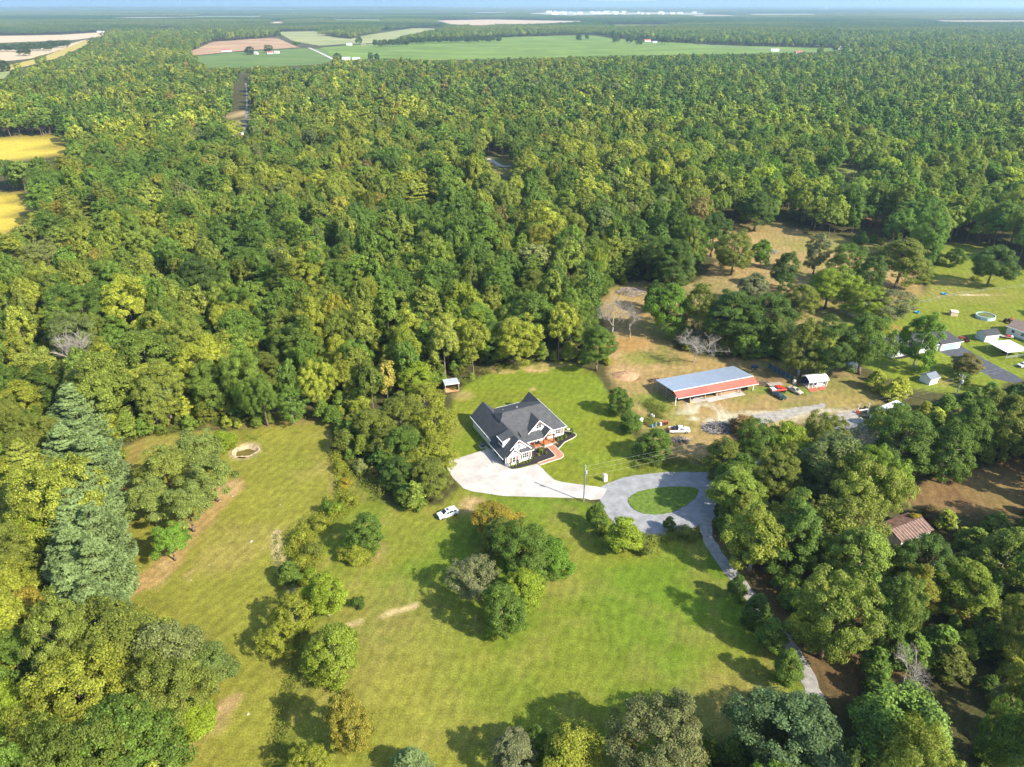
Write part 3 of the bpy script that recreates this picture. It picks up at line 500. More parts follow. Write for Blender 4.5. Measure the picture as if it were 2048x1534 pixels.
ORD = ['first', 'second', 'third', 'fourth', 'fifth', 'sixth', 'seventh', 'eighth', 'ninth', 'tenth', 'eleventh', 'twelfth', 'thirteenth', 'fourteenth', 'fifteenth', 'sixteenth', 'seventeenth', 'eighteenth', 'nineteenth', 'twentieth', 'twenty-first', 'twenty-second']
def hand_trees():
    # blue-green pine row along the left meadow
    row = [(150, 815, 100, 17), (165, 868, 105, 17), (185, 925, 105, 18), (130, 900, 95, 17), (150, 968, 110, 18), (190, 995, 105, 18), (155, 1040, 115, 18), (195, 1068, 110, 17), (150, 1112, 120, 18), (195, 1138, 118, 18), (150, 1190, 122, 18), (190, 1220, 120, 17), (140, 1262, 110, 16)]
    for i, (x, y, wd, h) in enumerate(row):
        n = ('farthest tree of the dense blue-green pine row beside the left meadow' if i == 0 else 'nearest tree of the dense blue-green pine row, beside the big oaks' if i == len(row) - 1 else f'{ORD[i]} blue-green pine from the far end of the dense row, on its {"right" if x > 170 else "left"} side')
        hp('white_pine', x, y, wd, h, tuple(np.array(T['blue']) * random.uniform(.88, 1.12)), n, 'blue-green pine row beside the left meadow')
    L = [
    ('maple', 40, 800, 90, 14, 'yellowgreen', 'egg-shaped yellow-green maple left of the top of the pine row'),
    ('maple', 45, 900, 100, 13, 'olive', 'olive maple at the left edge just below the egg-shaped maple'),
    ('poplar', 30, 985, 90, 15, 'yellowgreen', 'pale yellow-green poplar halfway along the left edge beside the pine row'),
    ('maple', 65, 1060, 95, 13, 'lime', 'lime green maple pressed against the middle of the pine row'),
    ('poplar', 25, 1110, 90, 15, 'olive', 'olive poplar at the left edge beside the lower pine row'),
    ('maple', 60, 1225, 115, 12, (.29, .235, .032), 'orange-gold maple at the left edge beside the lowest pine'),
    ('maple', 25, 1310, 110, 13, 'green', 'mid green maple at the left edge under the orange-gold one'),
    ('maple', 20, 1420, 120, 13, 'lime', 'bright lime maple at the left edge beside the big oaks'),
    ('maple', 60, 1500, 110, 12, 'yellowgreen', 'yellow-green maple in the bottom left corner'),
    ('oak', 235, 1300, 215, 16, 'olive', 'big oak nearest the meadow in the bottom left oak group'),
    ('oak', 165, 1400, 220, 17, 'yellowgreen', 'big yellowish oak at the left of the bottom left oak group'),
    ('forked_oak', 320, 1385, 215, 16, 'olive', 'big spreading oak at the right of the bottom left oak group'),
    ('oak', 245, 1490, 240, 16, 'green', 'big green oak at the bottom of the bottom left oak group'),
    ('pine', 425, 1340, 95, 9, (.11, .15, .03), 'small round pine leaning out of the right side of the oak group'),
    ('sapling', 385, 1430, 95, 5, 'lime', 'low lime green sapling under the right side of the oak group'),
    ('pine', 395, 905, 105, 11, 'pine', 'round-topped pine beside the small pond'),
    ('pine', 330, 940, 105, 11, 'olive', 'olive pine at the top left of the meadow pine clump'),
    ('pine', 425, 960, 100, 10, 'pine', 'spreading pine on the right side of the meadow pine clump'),
    ('pine', 300, 1005, 100, 11, 'pine', 'tall pine on the left side of the meadow pine clump'),
    ('pine', 375, 1015, 100, 11, 'pine', 'pine in the middle of the meadow pine clump'),
    ('pine', 340, 1085, 80, 8, 'bright', 'small green pine alone at the lower tip of the meadow clump'),
    ('sapling', 440, 880, 60, 5, 'lime', 'lime green sapling touching the pond bank'),
    ('maple', 730, 1060, 80, 9, 'green', 'single green maple on a bare trunk right of the goldenrod bed'),
    ('sapling', 715, 1105, 55, 3.5, 'yellowgreen', 'low yellow-green bush under the maple by the goldenrod bed'),
    ('maple', 650, 1185, 95, 10, 'lime', 'bright lime maple above the forked maple in the ditch line'),
    ('airy', 585, 1225, 90, 9, 'yellowgreen', 'thin feathery yellow-green locust left of the lime maple'),
    ('airy', 555, 1275, 80, 7, 'yellowgreen', 'smaller feathery locust casting a long shadow on the left meadow'),
    ('maple', 665, 1300, 115, 11, (.205, .255, .028), 'forked-trunk maple with lime leaves standing alone on the lawn'),
    ('shrub', 714, 1206, 34, 2.2, 'dark', 'small dark evergreen shrub on the lawn right of the lime maple'),
    ('maple', 697, 1440, 95, 12, (.24, .215, .03), 'gold-tinged slender maple near the bottom of the lawn'),
    ('airy', 620, 1525, 90, 7, 'yellowgreen', 'thin yellow-green sapling at the bottom edge in the ditch line'),
    ('white_pine', 820, 1525, 75, 6, 'blue', 'single blue-green pine top at the bottom edge of the lawn'),
    ('airy', 945, 1150, 100, 9, 'grey', 'grey-green thin-leaved tree at the left of the lawn tree island'),
    ('oak', 1050, 1105, 135, 12, 'green', 'largest round green tree of the lawn tree island'),
    ('maple', 1105, 1115, 85, 10, 'bright', 'green tree on the right edge of the lawn tree island'),
    ('maple', 1005, 1215, 92, 12, 'green', 'cone-shaped green tree at the front tip of the lawn tree island'),
    ('maple', 1045, 1175, 95, 9, 'lime', 'lime green tree in the middle of the lawn tree island'),
    ('maple', 1000, 1075, 90, 9, 'olive', 'olive tree at the back of the lawn tree island'),
    ('maple', 994, 1038, 100, 7.5, (.27, .215, .028), 'gold and orange maple beside the white SUV'),
    ('sapling', 1195, 1030, 48, 7, 'green', 'slim green tree just left of the gravel loop'),
    ('sapling', 1250, 1065, 75, 8.5, 'lime', 'lime green tree below the gravel loop'),
    ('shrub', 1290, 1085, 60, 3, 'olive', 'olive bush at the lower edge of the gravel loop'),
    ('shrub', 1225, 1090, 50, 3, 'green', 'green bush at the foot of the lime tree by the gravel loop'),
    ('sapling', 1340, 1045, 26, 3.6, 'dark', 'tiny dark conifer at the lower edge of the gravel loop'),
    ('shrub', 1375, 1065, 50, 2.2, 'olive', 'low weedy bush where the gravel track leaves the loop'),
    ('sapling', 1477, 1172, 40, 6, 'dark', 'first and smallest dark young tree along the gravel track'),
    ('sapling', 1515, 1215, 58, 7.5, 'dark', 'second dark young tree along the gravel track'),
    ('sapling', 1548, 1268, 62, 7.5, 'green', 'third young tree along the gravel track'),
    ('sapling', 1578, 1330, 64, 8, 'green', 'last young tree along the gravel track before the big oaks'),
    # hedgerow between meadow and driveway
    ('airy', 850, 800, 95, 11, 'yellowgreen', 'tall yellow-green tree at the head of the hedgerow by the lawn shed'),
    ('airy', 868, 850, 95, 11, 'yellowgreen', 'pale yellow-green tree in the hedgerow left of the house'),
    ('maple', 800, 830, 95, 12, 'olive', 'olive tree at the meadow side of the hedgerow'),
    ('airy', 872, 905, 95, 10, 'yellowgreen', 'yellow-green tree overhanging the left end of the concrete driveway'),
    ('maple', 815, 890, 95, 10, 'green', 'green tree in the middle of the hedgerow left of the driveway'),
    ('maple', 862, 950, 85, 9, 'olive', 'olive tree at the driveway corner of the hedgerow'),
    ('maple', 800, 940, 80, 8, 'dark', 'dark green tree on the meadow side of the hedgerow end'),
    ('sapling', 815, 985, 65, 5, 'green', 'low green tree at the lower tip of the hedgerow'),
    ('airy', 838, 925, 85, 9, 'yellowgreen', 'pale loose tree in the middle of the hedgerow left of the driveway'),
    ('airy', 775, 885, 80, 9, 'olive', 'loose olive tree on the meadow side of the hedgerow'),
    ('maple', 835, 755, 85, 12, 'lime', 'lime green tree left of the lawn shed at the edge of the woods'),
    ('maple', 745, 850, 85, 10, 'olive', 'olive tree where the hedgerow meets the woods by the meadow'),
    # around the open pasture and the neighbours
    ('maple', 1240, 800, 55, 8, 'green', 'slim green tree left of the metal-roofed barn'),
    ('sapling', 1262, 840, 50, 6, 'green', 'green young tree by the white tank'),
    ('maple', 1310, 885, 80, 8, 'green', 'green tree left of the white pickup'),
    ('maple', 1340, 620, 85, 14, 'bright', 'bright green tree left of the feathery tree behind the barn'),
    ('airy', 1400, 620, 75, 14, 'olive', 'thin feathery olive tree behind the barn'),
    ('tall_oak', 1470, 640, 110, 15, 'dark', 'tall dark oak behind the left half of the barn'),
    ('oak', 1540, 645, 105, 15, 'dark', 'dark oak behind the right half of the barn'),
    ('maple', 1610, 700, 75, 13, 'olive', 'olive yellow tree left of the white shed with red ramps'),
    ('oak', 1660, 700, 90, 13, 'dark', 'dark oak behind the white shed with red ramps'),
    ('oak', 1735, 690, 105, 14, 'green', 'round oak in front of the left end of the ranch house'),
    ('maple', 1845, 685, 72, 13, 'bright', 'dense green maple in front of the ranch house roof'),
    ('maple', 1937, 725, 62, 7, (.19, .17, .045), 'small olive-bronze tree beside the asphalt drive'),
    ('shrub', 1925, 755, 34, 3, 'green', 'green bush under the bronze tree beside the asphalt drive'),
    ('oak', 1180, 560, 90, 17, 'green', 'round green oak where the big woods meet the brown slope'),
    ('tall_oak', 1300, 505, 85, 17, 'dark', 'tall dark oak above the brown brush heap'),
    ('oak', 1350, 530, 90, 16, 'dark', 'broad dark oak right above the bright green barn tree'),
    ('maple', 1312, 590, 52, 11, 'dark', 'small dark tree right of the two bare trees'),
    ('tall_oak', 1195, 690, 75, 15, 'green', 'tall green tree at the lower corner of the big woods by the earth mound'),
    ('oak', 1380, 480, 75, 16, 'green', 'green oak at the top of the pasture woods'),
    ('maple', 1740, 560, 60, 13, 'dark', 'dark tree hidden left of the tall olive oak'),
    ('tall_oak', 1428, 470, 62, 15, 'dark', 'tall dark oak at the left edge of the open pasture'),
    ('oak', 1470, 510, 75, 13, 'olive', 'olive oak at the lower left of the open pasture'),
    ('maple', 1525, 510, 42, 9, 'bright', 'small bright green tree beside the brush heap in the pasture'),
    ('tall_oak', 1515, 425, 62, 14, 'dark', 'dark tree on a bare trunk at the top left of the pasture'),
    ('maple', 1572, 545, 50, 11, 'dark', 'dark cone-shaped tree alone in the pasture'),
    ('tall_oak', 1635, 510, 48, 13, 'grey', 'grey-green tree in the middle of the pasture'),
    ('oak', 1695, 535, 80, 12, 'green', 'green tree right of the grey-green one in the pasture'),
    ('maple', 1510, 580, 60, 9, 'grey', 'hazy grey-green tree left of the dark cone tree'),
    ('oak', 1660, 580, 90, 11, 'lime', 'lime green tree at the lower edge of the pasture'),
    ('maple', 1605, 605, 65, 9, 'olive', 'olive tree between the barn oaks and the lime pasture tree'),
    ('tall_oak', 1805, 530, 105, 17, 'olive', 'tall olive oak at the right side of the pasture'),
    ('airy', 1785, 615, 85, 9, 'grey', 'grey thin-leaved tree beside the small open shelter'),
    ('oak', 1730, 610, 75, 9, 'lime', 'lime tree left of the small open shelter'),
    ('oak', 1990, 535, 82, 12, 'dark', 'dark round oak alone near the right edge of the field'),
    ('maple', 1868, 490, 36, 9, 'dark', 'small dark tree in the fence line right of the tall olive oak'),
    ('maple', 1915, 520, 34, 6, 'green', 'small tree in the fence line left of the lone round oak'),
    ('shrub', 1880, 525, 28, 3, 'green', 'bush in the fence line beside the small dark tree'),
    ('maple', 1630, 430, 45, 9, 'grey', 'small grey-green tree on the far side of the pasture'),
    ('oak', 1690, 410, 95, 15, 'dark', 'wide dark oak on the far side of the pasture'),
    ('maple', 1800, 420, 75, 14, 'lime', 'round lime tree behind the pasture'),
    # near woods at the right
    ('maple', 1452, 915, 85, 12, 'olive', 'olive tree at the right end of the gravel loop'),
    ('oak', 1512, 892, 100, 14, 'green', 'green tree below the brush pile beside the road'),
    ('maple', 1580, 893, 100, 14, 'lime', 'lime tree in the roadside row below the barn gravel'),
    ('oak', 1645, 872, 90, 13, 'olive', 'olive tree at the right of the roadside row left of the motorhome'),
    ('maple', 1482, 950, 95, 13, 'green', 'green tree overhanging the right side of the gravel loop'),
    ('oak', 1555, 945, 110, 14, 'olive', 'broad olive tree behind the front oaks right of the gravel loop'),
    ('sapling', 1488, 846, 62, 5, (.26, .16, .06), 'low russet tree beside the grey brush pile'),
    ('maple', 1905, 900, 90, 16, 'green', 'leaning green tree left of the trio on bare brown ground'),
    ('tall_oak', 1950, 850, 90, 17, 'green', 'tall straight tree at the left of the trio on bare brown ground'),
    ('tall_oak', 1985, 835, 85, 18, 'olive', 'tall straight tree in the middle of the trio on bare brown ground'),
    ('tall_oak', 2025, 850, 95, 18, 'olive', 'tall straight tree at the right edge of the trio on bare brown ground'),
    ('maple', 1828, 1040, 34, 4, 'gold', 'small golden tree behind the rusty roof'),
    ('sapling', 1865, 1025, 45, 4, (.16, .12, .04), 'small bronze tree beside the golden one'),
    ('oak', 1590, 1480, 240, 16, (.10, .15, .055), 'broad blue-green oak at the bottom edge below the gravel track'),
    ('oak', 1320, 1480, 210, 14, (.15, .16, .055), 'broad pale olive oak at the bottom edge of the lawn'),
    ('maple', 1140, 1505, 130, 10, 'yellowgreen', 'yellow-green tree at the bottom edge of the lawn'),
    ('maple', 1030, 1510, 100, 8, 'grey', 'grey-green tree at the bottom edge left of the yellow-green one'),
    ('maple', 1070, 1480, 55, 7, 'green', 'slim green treetop behind the two trees at the bottom edge'),
    ]
    for a in L:
        if a[1] > 1320 and 380 < a[2] < 710: a = (a[0], a[1], a[2] - 8, a[3] * 1.12, min(20, a[4] * 1.38)) + a[5:]
        hp(*a)
hand_trees()
for q_, (x, y, wd, h, t_) in enumerate(((678, 935, 26, 2.2, 'yellowgreen'), (690, 965, 28, 2.0, 'gold'), (700, 1000, 36, 2.6, 'yellowgreen'), (672, 1020, 40, 2.8, 'lime'), (640, 1045, 40, 2.6, 'yellowgreen'), (600, 1075, 48, 2.8, 'yellowgreen'), (625, 1100, 48, 2.6, 'olive'), (600, 1125, 44, 2.4, 'yellowgreen'), (655, 1015, 30, 3.4, 'green'), (745, 1090, 36, 2.2, 'olive'), (690, 1105, 40, 2.4, 'yellowgreen'), (620, 1150, 40, 2.2, 'lime'))):
    hp('shrub', x, y, wd, h, t_, f'{ORD[q_]} shrub down the weedy strip between the left meadow and the lawn', 'shrubs in the weedy strip')
for q_, (x, y, r_) in enumerate(((502, 1083, .42), (465, 992, .25), (440, 1002, .2), (655, 870, .3), (496, 1428, .3), (418, 1130, .2), (382, 1160, .2), (560, 1010, .2))):
    p = W(x, y); g_ = np.random.default_rng(q_); V_ = []
    for a_ in range(4):
        for b_ in range(8): t_ = b_ / 8 * 6.283; e_ = a_ / 3 * 1.5; k_ = r_ * g_.uniform(.8, 1.15); V_.append((k_ * math.cos(e_) * math.cos(t_), k_ * math.cos(e_) * math.sin(t_), k_ * .7 * math.sin(e_) - .03))
    o_ = MB().add(V_, [(i * 8 + j, i * 8 + (j + 1) % 8, i * 8 + 8 + (j + 1) % 8, i * 8 + 8 + j) for i in range(3) for j in range(8)] + [list(range(24, 32))]).build('rock', mat('pale_rock', (.34, .29, .21), .9, .2, 3)); o_.location = (p.x, p.y, 0)
    tag(o_, ['largest pale rock in the middle of the left meadow', 'small pale rock below the pond on the meadow', 'small rock left of the one below the pond', 'pale rock at the top right corner of the left meadow', 'pale rock in the meadow beside the big oaks', 'right one of two small rocks near the lone small pine', 'left one of two small rocks near the lone small pine', 'pale rock in the meadow left of the weedy strip'][q_], 'rock', 'rocks on the meadow')
# leafless trees
def dead_tree(px, py, h, spread, label, seed, sc=1., m=M_BARKPALE):
    p = W(px, py); e = empty('dead_tree', (p.x, p.y, 0), seed, label, 'dead tree', 'leafless trees'); e.scale = (sc, sc, 1)
    dead_mb(np.random.default_rng(seed), h, spread, 5).build('branches', m, e); HAND.append((p.x, p.y, 2))
dead_tree(1223, 686, 14, .45, 'tall bare pale tree standing on the brown slope left of the barn', 2)
dead_tree(1260, 675, 9, .5, 'smaller bare grey tree right of the tall bare pale tree', 5)
dead_tree(1388, 725, 10, .85, 'wide bare white-branched tree right behind the barn roof', 8, 1.15)
dead_tree(1795, 1390, 7, .6, 'bare branching tree among the oaks in the bottom right woods', 11)
dead_tree(1690, 930, 10, .5, 'bare forked tree among the oaks right of the gravel loop', 14)
dead_tree(170, 770, 13, .3, 'bleached dead tree in the woods above the pine row', 17)
dead_tree(1705, 600, 9, .5, 'bare grey tree between the green trees at the pasture edge', 19)

# ---- the woods: everything that is not open ground
def tree_tint(X, Y, n, g):
    a = fbm(X, Y, 90, 21); b = fbm(X, Y, 30, 22); r = g.random(n)
    base = np.array([T['dark'], T['green'], T['olive'], T['yellowgreen']])
    s = np.clip((a - .5) * 2.4 + (b - .5) * 2.2 + (r - .5) * 2.5 + 1.5, 0, 2.999); i = s.astype(int); f = (s - i)[:, None]
    base = base * 1.2
    C = base[i] * (1 - f) + base[np.minimum(i + 1, 3)] * f; C = C * g.normal(1, .15, (n, 1)); k = g.random(n)
    for lo, hi, t in ((0, .010, 'gold'), (.012, .020, 'orange'), (.026, .031, 'rust'), (.034, .055, 'grey'), (.055, .10, 'lime')): sel = (k >= lo) & (k < hi); C[sel] = C[sel] * .45 + np.array(T[t]) * .5
    C[:, 0] *= np.where(X > 120, .9, 1.0)
    return C
def woods():
    g = np.random.default_rng(42); PX = []; 
    for y0, y1, s in ((48, 700, 8.7), (700, 2700, 10.8)):
        yy = np.arange(y0, y1, s)
        for y in yy:
            wmax = .74 * (y * cp + CAM_H * sp) + 45; xx = np.arange(-wmax, wmax + 25, s); n = len(xx)
            PX.append(np.stack([xx + g.uniform(-.52, .52, n) * s, y + g.uniform(-.52, .52, n) * s, np.full(n, s)], 1))
    P = np.concatenate(PX); X, Y, S = P.T; n = len(X)
    h = g.normal(16.3, 2.9, n) * (.85 + .3 * fbm(X, Y, 60, 5)); h = np.clip(h, 8, 23); wd = np.clip(g.normal(11.0, 2.8, n), 5.5, 17) * (h / 16.5) ** .6
    keep = g.random(n) > .05
    for fz in (0, .5, .97):
        x, y, d = proj(X, Y, h * fz)
        for poly in CLEAR:
            m = inpoly(x, y, poly)
            if fz == .5:   # crown sides too
                ww = wd * .4 * FPX / d; m |= inpoly(x + ww, y, poly) | inpoly(x - ww, y, poly)
            keep &= ~m
    # service clearing, powerline gap and the road through the woods
    WAYS = ((G([(474, 275), (488, 160)]), 10), (G([(600, 375), (612, 300)]), 5), (G([(1430, 960), (1550, 900), (1680, 857), (1800, 815), (1960, 770)]), 4.5), (G([(1405, 1035), (1450, 1130), (1500, 1190), (1540, 1250), (1590, 1300), (1635, 1390), (1660, 1470)]), 3.6))
    for ln, wdt in WAYS: keep &= ldist(X, Y, ln) > wdt
    for hx, hy, hr in HAND: keep &= (X - hx) ** 2 + (Y - hy) ** 2 > (4.5 * hr) ** 2
    KEEP = ((-25, 30, 128, 175), (-20, 20, 172, 188), (78, 92, 108, 122), (-75, -60, 144, 157), (28, 75, 155, 185))
    for b in KEEP: keep &= ~((X > b[0]) & (X < b[1]) & (Y > b[2]) & (Y < b[3]))
    keep &= ~inpoly(*proj(X, Y, 0)[:2], HEDGE)
    # first trees behind the camera side of the frame never show: drop
    x, y, d = proj(X, Y, h); vis = (x > -80) & (x < 2300) & (y < 1640) & (d > 20); keep &= vis
    X, Y, h, wd, S = (a[keep] for a in (X, Y, h, wd, S)); n = len(X); tint = tree_tint(X, Y, n, g); kinds = g.choice(8, n, p=[.04, .2, .17, .27, .03, .09, .19, .01])
    x, y, d = proj(X, Y, h * .6); infr = (x > -70) & (x < 2118) & (y < 1640); size = np.where(infr, wd / d, 0); order = np.argsort(-size); near = order[:max(60, 318 - NTREES[0])]
    def phrase(c):
        r, gg, b = c; 
        if r > .24 and gg < r * .62: return 'russet'
        if r > .24: return 'golden'
        if r > gg * .97: return 'yellow-green'
        if r > gg * .80: return 'olive'
        return 'dark' if gg < .14 else 'green'
    def zone(px, py):
        if px < 130 and py > 780: return 'left of the blue-green pine row'
        if px < 560 and py > 1150: return 'in the bottom left corner woods'
        if px < 900 and py > 800: return 'in the hedgerow between meadow and driveway'
        if px < 330: return 'in woods above the pine row'
        if px < 620: return 'in woods behind the small pond'
        if px < 900: return 'in woods behind the lawn shed'
        if px < 1180 and py < 800: return 'in woods behind the house lawn'
        if py < 720: return 'in woods around the open pasture'
        if py < 930: return 'beside the road above the gravel loop'
        if py < 1180: return 'in woods right of the gravel loop'
        if py < 1350: return 'in woods beside the gravel track'
        return 'in the bottom right corner woods'
    lab = {}
    for i in near:
        k = KINDS[kinds[i]]; nm = TREE_NAME[k].split('_')[0]; c = phrase(tint[i]); z = zone(x[i], y[i]); ad = {'oak': 'broad', 'maple': 'rounded', 'poplar': 'narrow', 'locust': 'thin-leaved', 'pine': 'bushy', 'white': 'feathery'}[nm]
        nm = 'pine' if nm == 'white' else nm; sz = 'tall ' if h[i] > 18.2 else 'low ' if h[i] < 14.2 else ''; lab.setdefault((f'{sz}{ad} {c} {nm}', z, f'{c} {nm} trees {z}'), []).append(i)
    for (t_, z, gr), ids in lab.items():
        ids.sort(key=lambda i: x[i])
        for q, i in enumerate(ids):
            L_ = t_ if len(ids) == 1 else (f'left {t_} of two' if q == 0 else f'right {t_} of two') if len(ids) == 2 else f'{ORD[q]} {t_} from the left' if len(ids) <= 8 else t_
            plant(KINDS[kinds[i]], X[i], Y[i], h[i], wd[i], tint[i], f'{L_} {z}', gr)
    for i in ():
        k = KINDS[kinds[i]]; nm = TREE_NAME[k].split('_')[0]; c = phrase(tint[i]); z = zone(x[i], y[i]); ad = {'oak': 'broad', 'maple': 'rounded', 'poplar': 'narrow', 'locust': 'thin-leaved', 'pine': 'bushy', 'white': 'feathery'}[nm]
        nm = 'pine' if nm == 'white' else nm
        plant(k, X[i], Y[i], h[i], wd[i], tint[i], f'{ad} {c} {nm} {z}', f'{c} {nm} trees {z}')
    rest = np.ones(n, bool); rest[near] = False
    X, Y, h, wd, tint, kinds = (a[rest] for a in (X, Y, h, wd, tint, kinds)); n = len(X)
    # low growth filling the edges of the woods
    ux, uy = np.meshgrid(np.arange(-170, 200, 4.2), np.arange(58, 330, 4.2)); ux = ux.ravel() + g.uniform(-1.8, 1.8, ux.size); uy = uy.ravel() + g.uniform(-1.8, 1.8, uy.size); uh = g.uniform(2.2, 6.5, len(ux)); uk = np.ones(len(ux), bool)
    for fz in (0, .6):
        a_, b_, d_ = proj(ux, uy, uh * fz)
        for poly in CLEAR: uk &= ~inpoly(a_, b_, poly)
    for ln, wdt in WAYS: uk &= ldist(ux, uy, ln) > wdt * .9
    for b in KEEP: uk &= ~((ux > b[0]) & (ux < b[1]) & (uy > b[2]) & (uy < b[3]))
    uk &= fbm(ux, uy, 14, 77) > .38
    ux, uy, uh = ux[uk], uy[uk], uh[uk]; nu = len(ux); X = np.concatenate([X, ux]); Y = np.concatenate([Y, uy]); h = np.concatenate([h, uh]); wd = np.concatenate([wd, uh * g.uniform(.7, 1.15, nu)]); tint = np.concatenate([tint, tree_tint(ux, uy, nu, g)]); kinds = np.concatenate([kinds, np.full(nu, 8)]); n = len(X)
    # distant woodland blocks, each a patch of crowns
    DX = []; s = 95
    for y in np.arange(2640, 23000, s):
        st = s if y < 7000 else s * 1.0; wmax = .74 * y + 100; xx = np.arange(-wmax, wmax, st); m = len(xx); DX.append(np.stack([xx + g.uniform(-.2, .2, m) * s, y + g.uniform(-.2, .2, m) * s], 1))
        if y > 9000: pass
    D = np.concatenate(DX); thin = (D[:, 1] < 9000) | (g.random(len(D)) < .55); D = D[thin]; kk = np.ones(len(D), bool)
    for hh in (0, 8, 15):
        for dx, dy in ((0, 0), (45, 0), (-45, 0), (0, 45), (0, -45)):
            x, y, d = proj(D[:, 0] + dx, D[:, 1] + dy, hh)
            for poly in [v[0] for v in FAR.values()]: kk &= ~inpoly(x, y, poly)
    D = D[kk]; m = len(D)
    cn = bpy.data.collections.new('woodland_kinds'); k = 0
    def proto(V, F, tone, midx=None, mats=None):
        nonlocal k
        me = npmesh('woodland_kind', V, F, mats or [M_LEAF, M_BARK], tone, midx); o = bpy.data.objects.new(f'woodland_kind_{k:02d}', me); cn.objects.link(o); k += 1
    for lod in ('mid', 'far'):
        for kd in KINDS + ['sapling']:
            for var in range(2):
                (V, F, tone, C), hh, r = kind_geo(kd, lod, 100 + var * 13 + sum(map(ord, kd))); pr = np.percentile(np.hypot(V[:, 0], V[:, 1]), 97)
                t = trunk_mb(np.random.default_rng(var), hh, r, C, .2, 4, hh * .7); tv = np.array(t.v); tf = np.array([f for f in t.f if len(f) == 4])
                nv = len(V); F2 = np.concatenate([F, tf + nv]); V2 = np.concatenate([V, tv]); mi = np.concatenate([np.zeros(len(F)), np.ones(len(tf))])
                V2 = V2 / np.array((pr, pr, hh)); proto(V2, F2, np.concatenate([tone, np.ones(len(tf))]), mi, [M_NEEDLE if 'pine' in kd else M_LEAF, M_BARK])
    for var in range(3):
        Vs = []; Fs = []; ts = []; o = 0
        for cx in np.arange(-52, 53, 9.5):
            for cy in np.arange(-52, 53, 9.5):
                ct = g.normal(1, .18); V, F, tone, C = crown_broad(g, g.uniform(4, 6.5), g.uniform(8, 11.5), g.uniform(5, 6.5), 14, 75, 2.1, .3, 1, .5, .4)
                V = V + np.array((cx + g.uniform(-3, 3), cy + g.uniform(-3, 3), 0)); Vs.append(V); Fs.append(F + o); ts.append(tone * ct); o += len(V)
        proto(np.concatenate(Vs), np.concatenate(Fs), np.concatenate(ts))
    far = np.hypot(X, Y) > 620; idx = kinds * 2 + g.integers(0, 2, n) + np.where(far, 18, 0); idxD = 36 + g.integers(0, 3, m)
    a = fbm(D[:, 0] * .35, D[:, 1], 700, 31); a2 = fbm(D[:, 0], D[:, 1], 260, 32); tD = (np.array(T['dark']) * 1.0)[None] + (np.array(T['olive']) - np.array(T['dark']))[None] * np.clip((a - .5) * 4 + (a2 - .5) * 2 + .45, -.25, 1.2)[:, None]
    P = np.concatenate([np.stack([X, Y, np.zeros(n)], 1), np.stack([D[:, 0], D[:, 1], np.zeros(m)], 1)]); N = n + m
    SC = np.concatenate([np.stack([wd / 2, wd / 2, h], 1), np.stack([np.full(m, 1.05), np.full(m, 1.05), .75 + .6 * fbm(D[:, 0], D[:, 1], 500, 51)], 1)])
    RT = np.zeros((N, 3)); RT[:, 2] = np.concatenate([g.uniform(0, 6.28, n), g.integers(0, 4, m) * math.pi / 2]); IX = np.concatenate([idx, idxD]); TC = np.concatenate([tint, tD])
    me = bpy.data.meshes.new('woodland'); me.vertices.add(N); me.vertices.foreach_set('co', P.astype(np.float32).ravel())
    for nm, tp, fld, data in (('size', 'FLOAT_VECTOR', 'vector', SC), ('turn', 'FLOAT_VECTOR', 'vector', RT), ('tint', 'FLOAT_VECTOR', 'vector', TC)):
        at = me.attributes.new(nm, tp, 'POINT'); at.data.foreach_set(fld, data.astype(np.float32).ravel())
    at = me.attributes.new('which', 'INT', 'POINT'); at.data.foreach_set('value', IX.astype(np.int32))
    ob = bpy.data.objects.new('woodland', me); COL.objects.link(ob); tag(ob, 'continuous green broadleaf woodland stretching to the horizon', 'woodland', kind='stuff')
    ng = bpy.data.node_groups.new('woodland_scatter', 'GeometryNodeTree'); ng.interface.new_socket('Geometry', in_out='INPUT', socket_type='NodeSocketGeometry'); ng.interface.new_socket('Geometry', in_out='OUTPUT', socket_type='NodeSocketGeometry')
    nn = ng.nodes; gi = nn.new('NodeGroupInput'); go = nn.new('NodeGroupOutput'); ip = nn.new('GeometryNodeInstanceOnPoints'); ci = nn.new('GeometryNodeCollectionInfo')
    ci.inputs['Collection'].default_value = cn; ci.inputs['Separate Children'].default_value = True; ci.inputs['Reset Children'].default_value = True; ip.inputs['Pick Instance'].default_value = True
    def na(nm, tp):
        q = nn.new('GeometryNodeInputNamedAttribute'); q.data_type = tp; q.inputs['Name'].default_value = nm; return q.outputs['Attribute']
    lk = ng.links.new; lk(gi.outputs[0], ip.inputs['Points']); lk(ci.outputs[0], ip.inputs['Instance']); lk(na('which', 'INT'), ip.inputs['Instance Index']); lk(na('turn', 'FLOAT_VECTOR'), ip.inputs['Rotation']); lk(na('size', 'FLOAT_VECTOR'), ip.inputs['Scale']); lk(ip.outputs[0], go.inputs[0])
    md = ob.modifiers.new('scatter', 'NODES'); md.node_group = ng
    print('trees individual', NTREES[0], 'stuff', n, 'patches', m)
woods()


